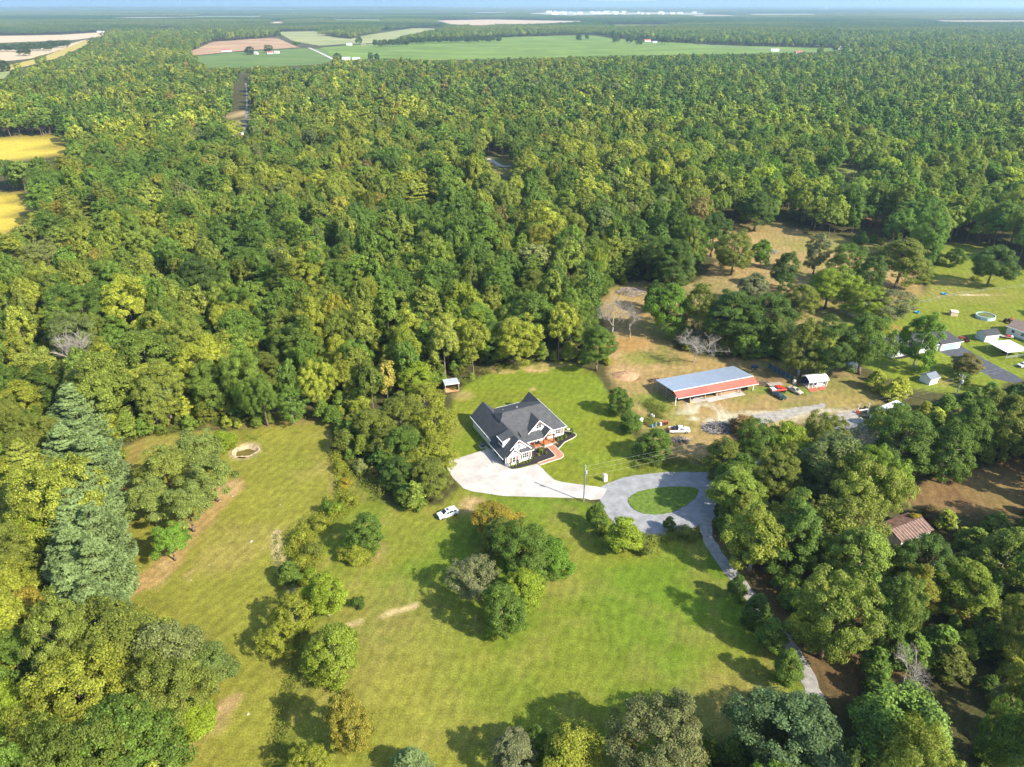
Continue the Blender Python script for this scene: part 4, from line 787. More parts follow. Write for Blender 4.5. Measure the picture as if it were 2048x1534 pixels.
# ------------------------------------------------------------------ paved and gravel ground
M_CONC = mat('concrete', (.42, .385, .345), .85, .13, .3, .2, bump=.15, bscale=9)
M_CONC2 = mat('edging_concrete', (.58, .50, .40), .85, .1, 2, .2)
M_GRAVEL = mat('gravel', (.25, .248, .246), .95, .16, .5, .1, bump=.25, bscale=40)
M_TRACK = mat('track_gravel', (.27, .255, .23), .95, .2, .8, .1, bump=.25, bscale=40)
M_ASPH = mat('asphalt', (.075, .078, .09), .9, .2, .8, .2, bump=.3, bscale=30)
M_MULCH = mat('mulch', (.035, .031, .030), .95, .3, 6, .1, bump=.9, bscale=12)
M_ISLE = mat('island_grass', (.105, .155, .026), .95, .3, 1.2, .05, bump=.8, bscale=6)
M_WALK = mat_courses('stamped_paving', (.34, .14, .075), (.42, .21, .13), (.26, .11, .07), .9, .6, .015, .7, False, .3)
def Zc(x, y): return (840 + x / 3.835, 720 + y / 3.835)
def Zw(x, y): return (1040 + x / 13.943, 840 + y / 13.943)
drive = G([(893, 935), (900, 921), (970, 900), (973, 894), (984, 900), (1019, 935), (1026, 938.5), (1040, 937), (1075, 927.5), (1092, 945), (1108, 959.5), (1122, 964), (1150, 968), (1197, 974), (1214, 978), (1203, 998), (1180, 1000), (1168, 996.5), (1090, 994.5), (1006, 992), (945, 983), (927, 977), (918, 968), (905, 955)])
d = sheet('driveway', drive, .06, M_CONC, .14)
jm = mat('joint', (.34, .32, .29), .9, .1, 3)
for a, b in (((930, 914), (985, 989)), ((1000, 918), (1078, 993)), ((1092, 945), (1135, 995)), ((915, 962), (1020, 936))):   # saw-cut joints
    p, q = W(*a), W(*b); n = (q - p).normalized().cross(Vector((0, 0, 1))) * .025
    o = MB().add([(p + n) + Vector((0, 0, .064)), (p - n) + Vector((0, 0, .064)), (q - n) + Vector((0, 0, .064)), (q + n) + Vector((0, 0, .064))], [(0, 1, 2, 3)]).build('joint', jm, d)
sheet('gravel_loop', G([(1196, 976), (1225, 962), (1258, 952), (1330, 944), (1385, 944), (1450, 946), (1520, 915), (1600, 886), (1690, 846), (1740, 828), (1760, 836), (1700, 868), (1600, 912), (1500, 950), (1455, 985), (1425, 1015), (1432, 1040), (1400, 1045), (1385, 1062), (1340, 1072), (1285, 1072), (1240, 1058), (1212, 1028), (1200, 1000)]), .03, M_GRAVEL, rough_edge=.18, sm=1)
isl = smooth_poly(G([(1256, 994), (1285, 980), (1345, 973), (1398, 975), (1394, 994), (1362, 1018), (1322, 1031), (1280, 1027), (1258, 1012)]), 2)
sheet('grass_island', isl, .14, M_ISLE, .12, rough_edge=.12)
def ribbon(name, px, wd, z, m, jit=.0):
    L = [Vector((*p, 0)) for p in G(px)]; 
    for _ in range(2): L = [L[0]] + [q for a, b in zip(L, L[1:]) for q in (a.lerp(b, .25), a.lerp(b, .75))] + [L[-1]]
    V = []; 
    for i, p in enumerate(L):
        t = (L[min(i + 1, len(L) - 1)] - L[max(i - 1, 0)]).normalized(); n = Vector((-t.y, t.x, 0))
        for sgn in (1, -1): q = p + n * sgn * (wd / 2 + random.uniform(-jit, jit)); V.append((q.x, q.y, z))
    o = MB().add(V, [(2 * i, 2 * i + 1, 2 * i + 3, 2 * i + 2) for i in range(len(L) - 1)]).build(name, m)
    if o.data.polygons[0].normal.z < 0: o.data.flip_normals()
    tag(o, kind='structure'); return o
ribbon('gravel_track', [(1412, 1030), (1410, 1060), (1425, 1095), (1455, 1135), (1500, 1190), (1540, 1245), (1585, 1295), (1612, 1345), (1632, 1395), (1640, 1450), (1630, 1530)], 2.5, .034, M_TRACK, .22)
ribbon('woodland_road', [(490, 268), (493, 220), (494, 190), (492, 166)], 2.2, .05, mat('old_road', (.17, .165, .15), .95, .2, .3), .4)
M_PALEGRAVEL = mat('pale_gravel', (.29, .265, .225), .95, .25, .7, .1, bump=.25, bscale=30)
sheet('barn_drive', G([(1436, 853), (1450, 841), (1500, 831), (1560, 821), (1618, 811), (1652, 806), (1654, 813), (1604, 828), (1545, 844), (1480, 856)]), .028, M_PALEGRAVEL, rough_edge=.45)
sheet('barn_drive', G([(1642, 838), (1690, 824), (1742, 813), (1760, 818), (1752, 828), (1700, 842), (1660, 846)]), .028, M_PALEGRAVEL, rough_edge=.45)
sheet('asphalt_drive', G([(1874, 701), (1917, 689), (1943, 704), (1966, 717), (2000, 735), (2034, 752), (2048, 762), (2030, 766), (1984, 757), (1962, 744), (1910, 717)]), .03, M_ASPH, rough_edge=.1)
ribbon('far_driveway', [(975, 317), (990, 325), (1003, 333), (1022, 332)], 4, .05, M_CONC, .2)
ribbon('farm_road', [(618, 96), (640, 106), (668, 120)], 7, .75, M_CONC, .2)
ribbon('county_road', [(585, 92), (680, 89), (770, 86), (880, 82)], 7, .8, M_GRAVEL, .2)
ribbon('field_road', [(1395, 89), (1500, 97), (1640, 106)], 7, .8, M_GRAVEL, .2)

# ------------------------------------------------------------------ the white house
M_BRICK = mat_courses('white_brick', (.78, .76, .72), (.72, .70, .66), (.66, .64, .60), .22, .075, .01, .8, True, .06)
M_SIDING = mat('white_siding', (.76, .76, .75), .6, .04, 1, .3)
M_TRIM = mat('white_trim', (.82, .81, .79), .5, .03, 2, .4)
M_SHINGLE = mat_courses('charcoal_shingle', (.062, .064, .068), (.088, .088, .090), (.045, .046, .05), .33, .14, .012, .9, False, .22)
M_TIMBER = mat('brown_timber', (.22, .085, .04), .6, .2, 5, .3)
M_DECK = mat('stained_deck', (.40, .155, .06), .6, .15, 3, .3)
M_GLASS = mat('window_glass', (.045, .055, .065), .08, .1, 3, .6)
M_DARKDOOR = mat('dark_garage_door', (.055, .040, .032), .5, .15, 3, .4)
M_GALV = mat('galvanised', (.5, .52, .54), .45, .1, 3, .5, .3)
M_BLACK = mat('black_metal', (.02, .02, .022), .5, .1, 4, .4)
M_POST = mat('weathered_pole', (.40, .38, .35), .9, .15, 2, .15)
HA = R(26.5); HO = W(920 + 745 / 7.877, 770 + 1285 / 7.877)
house = empty('house', (HO.x, HO.y, 0), HA, 'white brick house with steep charcoal shingle roofs, gables and timber porch', 'house')
def window(par, axis_, pos, a0, a1, z0, z1, sgn, nx=1, frame=M_TRIM):
    """a window set on a wall plane; axis_ 'x' wall faces +-y, 'y' wall faces +-x; sgn is the outward side"""
    t = .05
    def bx(m, name, p, u0, u1, w0, w1, d0, d1):
        lo, hi = sorted((pos + sgn * d0, pos + sgn * d1))
        return box(name, m, p, u0, u1, lo, hi, w0, w1) if axis_ == 'x' else box(name, m, p, lo, hi, u0, u1, w0, w1)
    wn = bx(frame, 'window', par, a0 - .09, a1 + .09, z0 - .09, z1 + .09, .0, .05)
    w_ = (a1 - a0) / nx
    for i in range(nx):
        for zz0, zz1 in ((z0 + .02, (z0 + z1) / 2 - .03), ((z0 + z1) / 2 + .03, z1 - .02)): bx(M_GLASS, 'pane', wn, a0 + i * w_ + .04, a0 + (i + 1) * w_ - .04, zz0, zz1, .052, .062)
    bx(frame, 'sill', wn, a0 - .14, a1 + .14, z0 - .17, z0 - .092, .0, .11); return wn
def shutter(par, pos, a0, a1, z0, z1, sgn=-1):
    o = box('shutter', M_TIMBER, par, a0, a1, *sorted((pos, pos + sgn * .05)), z0, z1)
    for k in (.25, .75): box('batten', M_TIMBER, o, a0 - .0, a1 + .0, *sorted((pos + sgn * .052, pos + sgn * .075)), z0 + (z1 - z0) * k - .06, z0 + (z1 - z0) * k + .06)
w1 = MB().box(0, 6.9, .3, 20.8, -.1, 3.05).build('wall', M_BRICK, house); w2 = MB().box(6.9, 19.6, 6.25, 20.8, -.1, 3.05).build('wall', M_BRICK, house); MB().box(0, 3.5, -.2, .3, -.1, 3.0).build('wall', M_BRICK, house)
mbx = MB()
def slope(name, pts, th=.16, m=None): return MB().slab(pts, th).build(name, m or M_SHINGLE, house)
RZ = 6.6; RU = 3.3
slope('roof', [(-.45, 8.3, 2.95), (RU, 8.3, RZ), (RU, 21.5, RZ), (-.45, 21.5, 2.95)]); slope('roof', [(-1.05, .25, 2.366), (RU, .25, RZ), (RU, 8.3, RZ), (-1.05, 8.3, 2.366)])
slope('roof', [(RU, .25, RZ), (7.25, .25, 2.85), (7.25, 21.5, 2.85), (RU, 21.5, RZ)])
slope('roof', [(3.0, 5.7, 2.95), (20, 5.7, 2.95), (15.4, 11.5, 8), (4.4, 11.6, 8), (3.0, 9.88, 6.5)])
slope('roof', [(3.0, 9.88, 6.49), (4.4, 11.6, 7.995), (3.0, 14.7, 6.49)]); slope('roof', [(3.0, 14.7, 6.48), (4.4, 11.6, 8), (15.4, 11.5, 8), (20, 22.2, 3.05), (3.0, 22.2, 3.05)]); slope('roof', [(20, 5.7, 2.95), (20, 22.2, 3.05), (15.4, 11.5, 8)])
slope('roof', [(14.6, 9, 3.0), (17.3, 9, 6.0), (17.3, 21.8, 6.0), (14.6, 21.8, 3.0)]); slope('roof', [(17.3, 9, 6.0), (20.05, 9, 2.98), (20.05, 21.8, 2.98), (17.3, 21.8, 6.0)])
slope('roof', [(8.05, 5.65, 3.15), (11.9, 5.65, 6.9), (11.9, 11.0, 6.9), (8.05, 11, 3.15)]); slope('roof', [(11.9, 5.65, 6.9), (15.75, 5.65, 3.15), (15.75, 11, 3.15), (11.9, 11, 6.9)])
slope('porch_roof', [(12.05, 3.45, 2.95), (13.85, 3.45, 4.85), (13.85, 7.5, 4.85), (12.05, 7.5, 2.95)]); slope('porch_roof', [(13.85, 3.45, 4.85), (15.7, 3.45, 2.95), (15.7, 7.5, 2.95), (13.85, 7.5, 4.85)])
slope('porch_roof', [(6.6, 3.5, 2.88), (12.35, 3.5, 2.88), (12.35, 7.0, 4.30), (6.6, 7.0, 4.30)])
slope('roof', [(-.2, -.5, 2.9), (1.75, -.5, 4.85), (1.75, 2.4, 4.85), (-.2, 2.4, 2.9)]); slope('roof', [(1.75, -.5, 4.85), (3.75, -.5, 2.9), (3.75, 2.4, 2.9), (1.75, 2.4, 4.85)])
slope('roof', [(3.7, -.15, 2.95), (7.3, -.15, 2.95), (7.3, .75, 3.85), (3.7, .75, 3.85)])
slope('dormer_roof', [(-.05, 2.75, 5.62), (3.35, 2.75, 6.72), (3.35, 5.75, 6.72), (-.05, 5.75, 5.62)], .12)
# gable faces
def gable(name, y, pts, th=.12, m=None): return MB().prism(pts, y, y + th, 'y').build(name, m or M_SIDING, house)
gA = gable('gable', .58, [(.2, 3.3), (6.4, 3.3), (3.3, 6.35)]); gB = gable('gable', -.19, [(.05, 2.99), (3.45, 2.99), (1.75, 4.65)], .1, M_BRICK); gC = gable('gable', 6.05, [(8.6, 3.5), (15.2, 3.5), (11.9, 6.65)]); gable('gable', 20.82, [(.1, 3.06), (6.5, 3.06), (3.3, 6.2)]); gable('gable', 20.83, [(15.1, 3.06), (19.5, 3.06), (17.3, 5.7)])
dm = MB().box(.25, 3.2, 3.0, 5.5, 3.3, 5.66).build('dormer', M_SIDING, house)
for k in range(3): window(dm, 'y', .25, 3.15 + k * .75, 3.75 + k * .75, 4.25, 5.3, -1, 1, M_BLACK)
# white rake boards and gutters
tr = lambda name, p, q, wd=.1, ht=.2: MB().beam(p, q, wd, ht).build(name, M_TRIM, house)
for y, pk in ((.2, [(.9, 4.2), (RU, RZ), (7.2, 2.85)]), (-.55, [(-.25, 2.83), (1.75, 4.8), (3.8, 2.83)]), (5.6, [(8.0, 3.05), (11.9, 6.82), (15.8, 3.05)]), (3.4, [(12.0, 2.85), (13.85, 4.77), (15.75, 2.85)])):
    for a, b in zip(pk, pk[1:]): tr('rake_board', (a[0], y, a[1]), (b[0], y, b[1]))
for p, q in (((-.5, 8.35, 2.85), (-.5, 21.5, 2.85)), ((-1.1, .1, 2.27), (-1.1, 8.3, 2.27)), ((15.8, 5.62, 2.86), (20.1, 5.62, 2.86)), ((20.08, 5.7, 2.86), (20.08, 22, 2.9)), ((3.8, -.22, 2.86), (7.3, -.22, 2.86)), ((7.2, 3.42, 2.8), (12.0, 3.42, 2.8)), ((7.3, 22.27, 2.97), (14.7, 22.27, 2.97)), ((-.1, 2.7, 5.56), (-.1, 5.8, 5.56))): tr('gutter', p, q, .12, .14)
# timber brackets in the gable peaks
def truss(y, ux, z, hw):
    s_ = hw * 1.02
    MB().beam((ux - hw, y, z - s_), (ux + hw, y, z - s_), .1, .14).beam((ux, y, z - s_), (ux, y, z - .1), .1, .12).beam((ux - hw * .55, y, z - s_), (ux - .05, y, z - s_ * .45), .1, .1).beam((ux + hw * .55, y, z - s_), (ux + .05, y, z - s_ * .45), .1, .1).build('timber_bracket', M_TIMBER, house)
truss(.28, RU, 6.38, .75); truss(-.46, 1.75, 4.6, .55); truss(5.72, 11.9, 6.62, .85); truss(3.52, 13.85, 4.6, 1.35)
# windows, shutters, doors
window(house, 'x', -.2, 1.3, 2.2, .95, 2.45, -1, 1); shutter(house, -.2, .72, 1.15, .85, 2.55); shutter(house, -.2, 2.35, 2.78, .85, 2.55)
window(house, 'x', .3, 4.35, 6.05, .95, 2.45, -1, 3); shutter(house, .3, 3.75, 4.18, .85, 2.55); shutter(house, .3, 6.22, 6.65, .85, 2.55)
window(gA, 'x', .58, 3.2, 3.75, 4.05, 5.1, -1, 1); window(gC, 'x', 6.05, 11.15, 12.65, 4.45, 5.6, -1, 2)
window(house, 'x', 6.25, 17.0, 18.6, .95, 2.5, -1, 3); shutter(house, 6.25, 18.78, 19.2, .85, 2.6); shutter(house, 6.25, 16.35, 16.8, .85, 2.6)
window(house, 'y', 0, 12.5, 13.3, 1.3, 2.4, -1); window(house, 'y', 0, 8.9, 9.6, .4, 2.3, -1)
fd = box('door', M_TIMBER, house, 13.5, 14.7, 6.19, 6.25, .32, 2.55); box('pane', M_GLASS, fd, 13.75, 14.45, 6.175, 6.188, 1.2, 2.3); MB().tube((14.6, 6.16, 1.3), (14.6, 6.1, 1.3), .04).build('handle', M_BLACK, fd)
window(house, 'x', 6.25, 8.6, 10.2, .9, 2.4, -1, 2, M_BLACK); window(house, 'x', 6.25, 11.3, 12.6, .9, 2.4, -1, 2, M_BLACK)
for y0, y1 in ((.9, 3.7), (4.4, 7.2)):
    gd = box('garage_door', M_DARKDOOR, house, -.04, -.002, y0, y1, 0, 2.25)
    for r in range(4):
        for c in range(4): box('panel', M_DARKDOOR, gd, -.06, -.042, y0 + .1 + c * .67, y0 + .7 + c * .67, .08 + r * .55, .54 + r * .55)
for y in (.42, 4.05, 7.55): box('pilaster', M_BRICK, house, -.35, -.002, y - .22, y + .22, -.05, 2.6)
# porch
pf = box('porch_floor', M_DECK, house, 7.0, 16.0, 3.95, 6.2, 0, .32); box('porch_edge', M_CONC, house, 6.95, 16.1, 3.6, 3.948, -.05, .30); box('step', M_CONC, house, 11.6, 15.4, 3.2, 3.598, -.05, .16)
for x, y in ((12.4, 4.05), (15.3, 4.05), (9.6, 4.05), (7.3, 4.05)):
    ps = box('post', M_TIMBER, house, x - .15, x + .15, y - .15, y + .15, .325, 2.85); box('post_base', M_TIMBER, ps, x - .22, x + .22, y - .22, y + .22, .326, .55)
box('porch_beam', M_TIMBER, house, 7.1, 15.6, 3.93, 4.17, 2.6, 2.8)
for v_ in ((9.5, 13.6), (17.5, 10.5), (6.6, 16.0)): MB().tube((v_[0], v_[1], 6), (v_[0], v_[1], 7.55 if 7 < v_[0] < 15 else 6.15), .07).build('vent_pipe', M_TRIM, house)
# porch furniture
def hpt(u, v, z=0): 
    c, s_ = math.cos(HA), math.sin(HA); return Vector((HO.x + u * c - v * s_, HO.y + u * s_ + v * c, z))
def chair(u, v, m, label):
    p = hpt(u, v, .322); e = empty('porch_chair', p, HA, label, 'chair'); box('seat', m, e, -.28, .28, -.28, .28, .4, .46); box('backrest', m, e, -.28, .28, .24, .3, .47, 1.15)
    for x in (-.25, .25):
        for y in (-.25, .25): box('leg', m, e, x - .03, x + .03, y - .03, y + .03, 0, .4)
        box('armrest', m, e, x - .04, x + .04, -.28, .24, .66, .7)
chair(8.5, 4.9, M_TRIM, 'white porch chair at the left end of the timber porch'); chair(10.4, 5.0, M_BLACK, 'black porch chair left of the porch gable'); chair(11.4, 5.0, M_BLACK, 'black porch chair nearest the front door')
# ---- beds, walk and edging in front
sheet('mulch_bed', [tuple(hpt(u, v)[:2]) for u, v in ((-.1, -.45), (3.6, -.22), (3.62, .28), (6.92, .28), (6.95, 3.55), (11.4, 3.55))] + G([Zw(790, 790), Zw(960, 950), Zw(985, 990), Zw(955, 1040), Zw(480, 1210), Zw(0, 1330), (1024, 938.6)]), .085, M_MULCH)
walkL = [Zw(745, 748), Zw(800, 800), Zw(955, 955), Zw(985, 990), Zw(975, 1020), Zw(940, 1048), Zw(700, 1130), Zw(490, 1207)]; walkR = [Zw(935, 690), Zw(1060, 815), Zw(1185, 935), Zw(1215, 985), Zw(1205, 1025), Zw(1140, 1075), Zw(850, 1165), Zw(548, 1262)]
sheet('front_walk', G(walkL) + G(walkR)[::-1], .10, M_WALK, .1)
bedR = [Zw(945, 700), Zw(1065, 812), Zw(1140, 740), Zw(1240, 630), Zw(1380, 560), Zw(1500, 500), Zw(1565, 450), Zw(1570, 415), Zw(1520, 375), Zw(1440, 345), Zw(1340, 318), Zw(1245, 316)]
sheet('mulch_bed', G(bedR) + [tuple(hpt(19.62, 6.3)[:2]), tuple(hpt(19.62, 6.2)[:2]), tuple(hpt(16.1, 6.2)[:2]), tuple(hpt(16.1, 3.7)[:2])], .085, M_MULCH)
def kerb(px, wd=.2, z=.17):
    L = [Vector((*p, 0)) for p in G(px)]; V = []
    for i, p in enumerate(L):
        t = (L[min(i + 1, len(L) - 1)] - L[max(i - 1, 0)]).normalized(); n = Vector((-t.y, t.x, 0)) * wd / 2
        V += [(p.x + n.x, p.y + n.y, 0), (p.x + n.x, p.y + n.y, z), (p.x - n.x, p.y - n.y, z), (p.x - n.x, p.y - n.y, 0)]
    k = len(L); F = [(4 * i + a, 4 * i + b, 4 * i + 4 + b, 4 * i + 4 + a) for i in range(k - 1) for a, b in ((0, 1), (1, 2), (2, 3))] + [(0, 1, 2, 3), (4 * k - 4, 4 * k - 3, 4 * k - 2, 4 * k - 1)]
    tag(MB().add(V, F).build('kerb', M_CONC2), kind='structure')
kerb(walkL, .17, .16); kerb(walkR, .17, .16); kerb(bedR[1:], .17, .16)
# planted shrubs
def bed_shrub(p, h, wd, tint, label, group=None, kind='shrub'): plant(kind, p.x, p.y, h, wd, tint, label, group)
for i in range(9):
    p = hpt(.35 + i * .78, -.75 + .03 * i); tall = i in (0, 3, 8)
    bed_shrub(p, 1.5 if tall else .55, .62 if tall else .62, T['bright'] if tall else T['lime'], ['upright evergreen at the garage corner of the front bed', '', '', 'upright evergreen between the two front windows', '', '', '', '', 'upright evergreen at the porch end of the front window bed'][i] or f'{ORD[i]} clipped lime shrub from the garage corner in the row under the front windows', 'clipped shrubs under the front windows' if not tall else None)
for i, (x, y, t_) in enumerate(((430, 850, 'olive'), (545, 810, 'orange'), (650, 740, 'olive'), (655, 790, 'orange'), (590, 905, 'lime'), (520, 990, 'gold'), (730, 930, 'olive'))):
    p = W(*Zw(x, y + 14)); bed_shrub(p, .7 if i != 4 else 1.2, .75 if i != 4 else 1.1, T[t_], ['olive shrub nearest the window corner in the left mulch bed', 'orange shrub by the porch in the left mulch bed', 'olive shrub touching the porch step in the left mulch bed', 'orange shrub closest to the walk in the left mulch bed', 'largest lime shrub in the middle of the left mulch bed', 'golden shrub nearest the driveway in the left mulch bed', 'olive shrub nearest the walk bend in the left mulch bed'][i])
for i, (x, y, t_, h_) in enumerate(((1025, 690, 'gold', .7), (1065, 590, 'yellowgreen', .8), (1155, 545, 'lime', .7), (1045, 510, 'green', .7), (1170, 475, 'olive', .7), (1255, 440, 'green', .7), (1280, 510, 'yellowgreen', .7), (1435, 400, 'green', 1.9))):
    p = W(*Zw(x, y + 14)); bed_shrub(p, h_, .85 if h_ < 1 else 1.1, T[t_], ['golden shrub at the walk corner of the right mulch bed', 'largest yellow-green shrub in the right mulch bed', 'lime shrub in the middle of the right mulch bed', 'green shrub closest to the porch in the right mulch bed', 'olive shrub under the right wing window', 'green shrub at the right wing corner', 'yellow-green shrub right of the row in the right mulch bed', 'tall green shrub at the tip of the right mulch bed'][i])
# outdoor unit beside the garage wing
p = W(965, 893); ac = empty('air_conditioner', (p.x, p.y, 0), HA, 'dark drum-shaped air conditioner on a pad beside the left wall of the house', 'air conditioner')
MB().lathe([(0, .1), (.55, .1), (.58, .14), (.58, 1.0), (.52, 1.06), (.34, 1.06), (.30, 1.0), (0, 1.0)], 16).build('casing', mat('dark_casing', (.06, .065, .07), .5, .1, 3), ac); MB().lathe([(.585, .9), (.6, .92), (.6, .98), (.585, 1.0)], 16).build('top_ring', M_GALV, ac); box('pad', M_CONC, ac, -.8, .8, -.8, .8, -.02, .098)
p = W(1137, 861); sd = empty('satellite_dish', (p.x, p.y, 0), .5, 'small pale dish standing on the lawn right of the house', 'dish'); MB().lathe([(.0, .35), (.2, .37), (.4, .45), (.42, .47), (.2, .40), (0, .38)], 14).build('dish', M_TRIM, sd); MB().tube((0, 0, 0), (0, 0, .36), .04).build('stand', M_GALV, sd)

# ------------------------------------------------------------------ vehicles
M_TYRE = mat('tyre', (.02, .02, .02), .9, .2, 6, .2); M_RIM = mat('rim', (.42, .43, .44), .35, .1, 6, .5, .7); M_CARGLASS = mat('car_glass', (.03, .042, .05), .06, .1, 3, .7)
M_LAMP = mat('headlamp', (.75, .77, .78), .15, .05, 5, .6); M_TAIL = mat('tail_lamp', (.35, .02, .02), .3, .05, 5, .5)
def car(name, px, heading, paint, label, st, wheels, glass, shield, cat='car', group=None, sunroof=None, bed=None, wr=.36, loc=None):
    """st: stations along the length (x, half width, z bottom, z shoulder, z roof, roof half width); front is +x"""
    p = loc or W(*px); e = empty(name, (p.x, p.y, 0), heading, label, cat, group); V = []
    def sec(q):
        x, hw, zb, zs, zr, rw = q; h = [(hw * .93, zb), (hw, zb + .22), (hw, zs - .08), (hw * .97, zs), (rw, zr - .03), (rw * .82, zr + .02)]
        return [(x, y, z) for y, z in h] + [(x, -y, z) for y, z in h[::-1]]
    for q in st: V += sec(q)
    n = 12; F = [(i * n + j, i * n + (j + 1) % n, (i + 1) * n + (j + 1) % n, (i + 1) * n + j) for i in range(len(st) - 1) for j in range(n)] + [list(range(n)), list(range((len(st) - 1) * n, len(st) * n))]
    MB().add(V, F).build('body', paint, e)
    def at(x):
        for a, b in zip(st, st[1:]):
            if a[0] >= x >= b[0]: t = (a[0] - x) / (a[0] - b[0] + 1e-9); return [a[k] + (b[k] - a[k]) * t for k in range(6)]
        return st[-1]
    for x0, x1 in glass:
        for sg in (1, -1):
            A = at(x0); B = at(x1); P = []
            for q, f in ((A, .1), (B, .1), (B, .86), (A, .86)):
                y0, z0, y1, z1 = q[1] * .97, q[3], q[5], q[4] - .03; P.append((q[0], sg * (y0 + (y1 - y0) * f + .014), z0 + (z1 - z0) * f + .006))
            MB().add(P, [(0, 1, 2, 3)]).build('side_window', M_CARGLASS, e)
    for x0, x1, nm in shield:     # from low point x0 to high point x1
        A = at(x0); B = at(x1); d_ = .02 * (1 if x0 > x1 else -1); yA = A[5] * .86; yB = B[5] * .82; P = [(A[0] + d_, -yA, A[4] + .035), (A[0] + d_, yA, A[4] + .035), (B[0] + d_, yB, B[4] + .028), (B[0] + d_, -yB, B[4] + .028)]
        MB().add(P, [(0, 1, 2, 3)]).build(nm, M_CARGLASS, e)
    for x in wheels:
        for sg in (1, -1):
            hw = at(x)[1]; wv = MB().tube((x, sg * (hw - .22), wr), (x, sg * (hw + .015), wr), wr, wr, 14).build('wheel', M_TYRE, e); MB().tube((x, sg * (hw + .016), wr), (x, sg * (hw + .03), wr), wr * .62, wr * .55, 10).build('rim', M_RIM, wv)
    f, r = st[0], st[-1]
    for sg in (1, -1):
        box('headlight', M_LAMP, e, f[0] - .02, f[0] + .03, sg * f[1] * .78 - .17, sg * f[1] * .78 + .17, f[3] - .28, f[3] - .12); box('tail_light', M_TAIL, e, r[0] - .03, r[0] + .02, sg * r[1] * .82 - .1, sg * r[1] * .82 + .1, r[3] - .32, r[3] - .06)
        box('mirror', paint, e, (shield[0][0] if shield else 0) - .35, (shield[0][0] if shield else 0) - .2, *sorted((sg * (f[1] + .05), sg * (f[1] + .24))), f[3] + .12, f[3] + .28)
    box('bumper', M_BLACK, e, f[0] + .0, f[0] + .09, -f[1] * .85, f[1] * .85, f[2] + .05, f[2] + .25); box('bumper', M_BLACK, e, r[0] - .09, r[0], -r[1] * .85, r[1] * .85, r[2] + .05, r[2] + .25)
    if sunroof: box('sunroof', M_CARGLASS, e, sunroof[0], sunroof[1], -.42, .42, st[3][4] + .005, st[3][4] + .04)
    return e
P_WHITE = mat('white_paint', (.78, .78, .77), .25, .02, 1, .5, coat=.5); P_GREEN = mat('dark_green_paint', (.02, .05, .05), .2, .05, 1, .6, coat=.6); P_TAN = mat('tan_paint', (.46, .40, .30), .35, .06, 1, .4, coat=.3); P_RED = mat('red_paint', (.50, .035, .02), .35, .08, 2, .4, coat=.3); P_BLACK = mat('black_paint', (.02, .02, .022), .25, .05, 1, .6, coat=.5); P_SILVER = mat('silver_paint', (.42, .43, .44), .3, .05, 1, .5, coat=.4)
SUV = [(2.35, .78, .42, .92, .94, .70), (2.25, .88, .32, 1.0, 1.02, .74), (1.25, .93, .28, 1.06, 1.1, .76), (.45, .94, .28, 1.06, 1.70, .66), (-.9, .94, .28, 1.06, 1.74, .68), (-1.9, .93, .28, 1.05, 1.68, .66), (-2.25, .88, .32, 1.0, 1.12, .68), (-2.36, .82, .42, .9, .95, .68)]
SED = [(2.35, .70, .36, .70, .72, .60), (2.2, .82, .28, .78, .80, .66), (1.0, .88, .24, .90, .93, .70), (.25, .89, .24, .92, 1.38, .58), (-.8, .89, .24, .92, 1.40, .58), (-1.55, .88, .24, .94, 1.0, .66), (-2.2, .84, .28, .92, .95, .66), (-2.36, .74, .38, .78, .80, .60)]
PICK = [(2.7, .80, .5, 1.0, 1.02, .72), (2.6, .92, .42, 1.05, 1.08, .80), (1.35, .95, .38, 1.12, 1.15, .80), (.75, .95, .38, 1.14, 1.76, .66), (-.35, .95, .38, 1.14, 1.78, .66), (-.52, .95, .38, 1.12, 1.15, .80)]
c = W(909, 1020); car('suv', None, R(30) + math.pi, P_WHITE, 'white SUV with dark sunroof parked on the grass beside the gold maple', SUV, (1.45, -1.4), ((.95, .0), (-.05, -1.05), (-1.15, -1.95)), ((1.22, .48, 'windshield'), (-2.2, -1.95, 'rear_window')), 'car', sunroof=(.3, -.45), loc=Vector((-14.2, 124.9, 0)))
car('sedan', (1557, 794), R(-62), P_GREEN, 'dark green sedan on the grass in front of the barn end', SED, (1.4, -1.4), ((.8, -.05), (-.1, -.95), (-1.0, -1.3)), ((.98, .28, 'windshield'), (-1.5, -.85, 'rear_window')))
car('sedan', (1590, 784), R(-60), P_TAN, 'tan old sedan parked right of the dark green one', SED, (1.4, -1.4), ((.8, -.05), (-.1, -.95), (-1.0, -1.3)), ((.98, .28, 'windshield'), (-1.5, -.85, 'rear_window')))
car('sedan', None, R(20), P_WHITE, 'white car cut by the right edge beyond the carport', SED, (1.4, -1.4), ((.8, -.05), (-.1, -.95)), ((.98, .28, 'windshield'), (-1.5, -.85, 'rear_window')), loc=W(2048, 733))
car('parked_suv', None, R(-66), P_BLACK, 'black SUV parked under the left end of the barn roof', SUV, (1.45, -1.4), ((.95, .0), (-.05, -1.05), (-1.15, -1.95)), ((1.22, .48, 'windshield'), (-2.2, -1.95, 'rear_window')), loc=W(1372, 797))
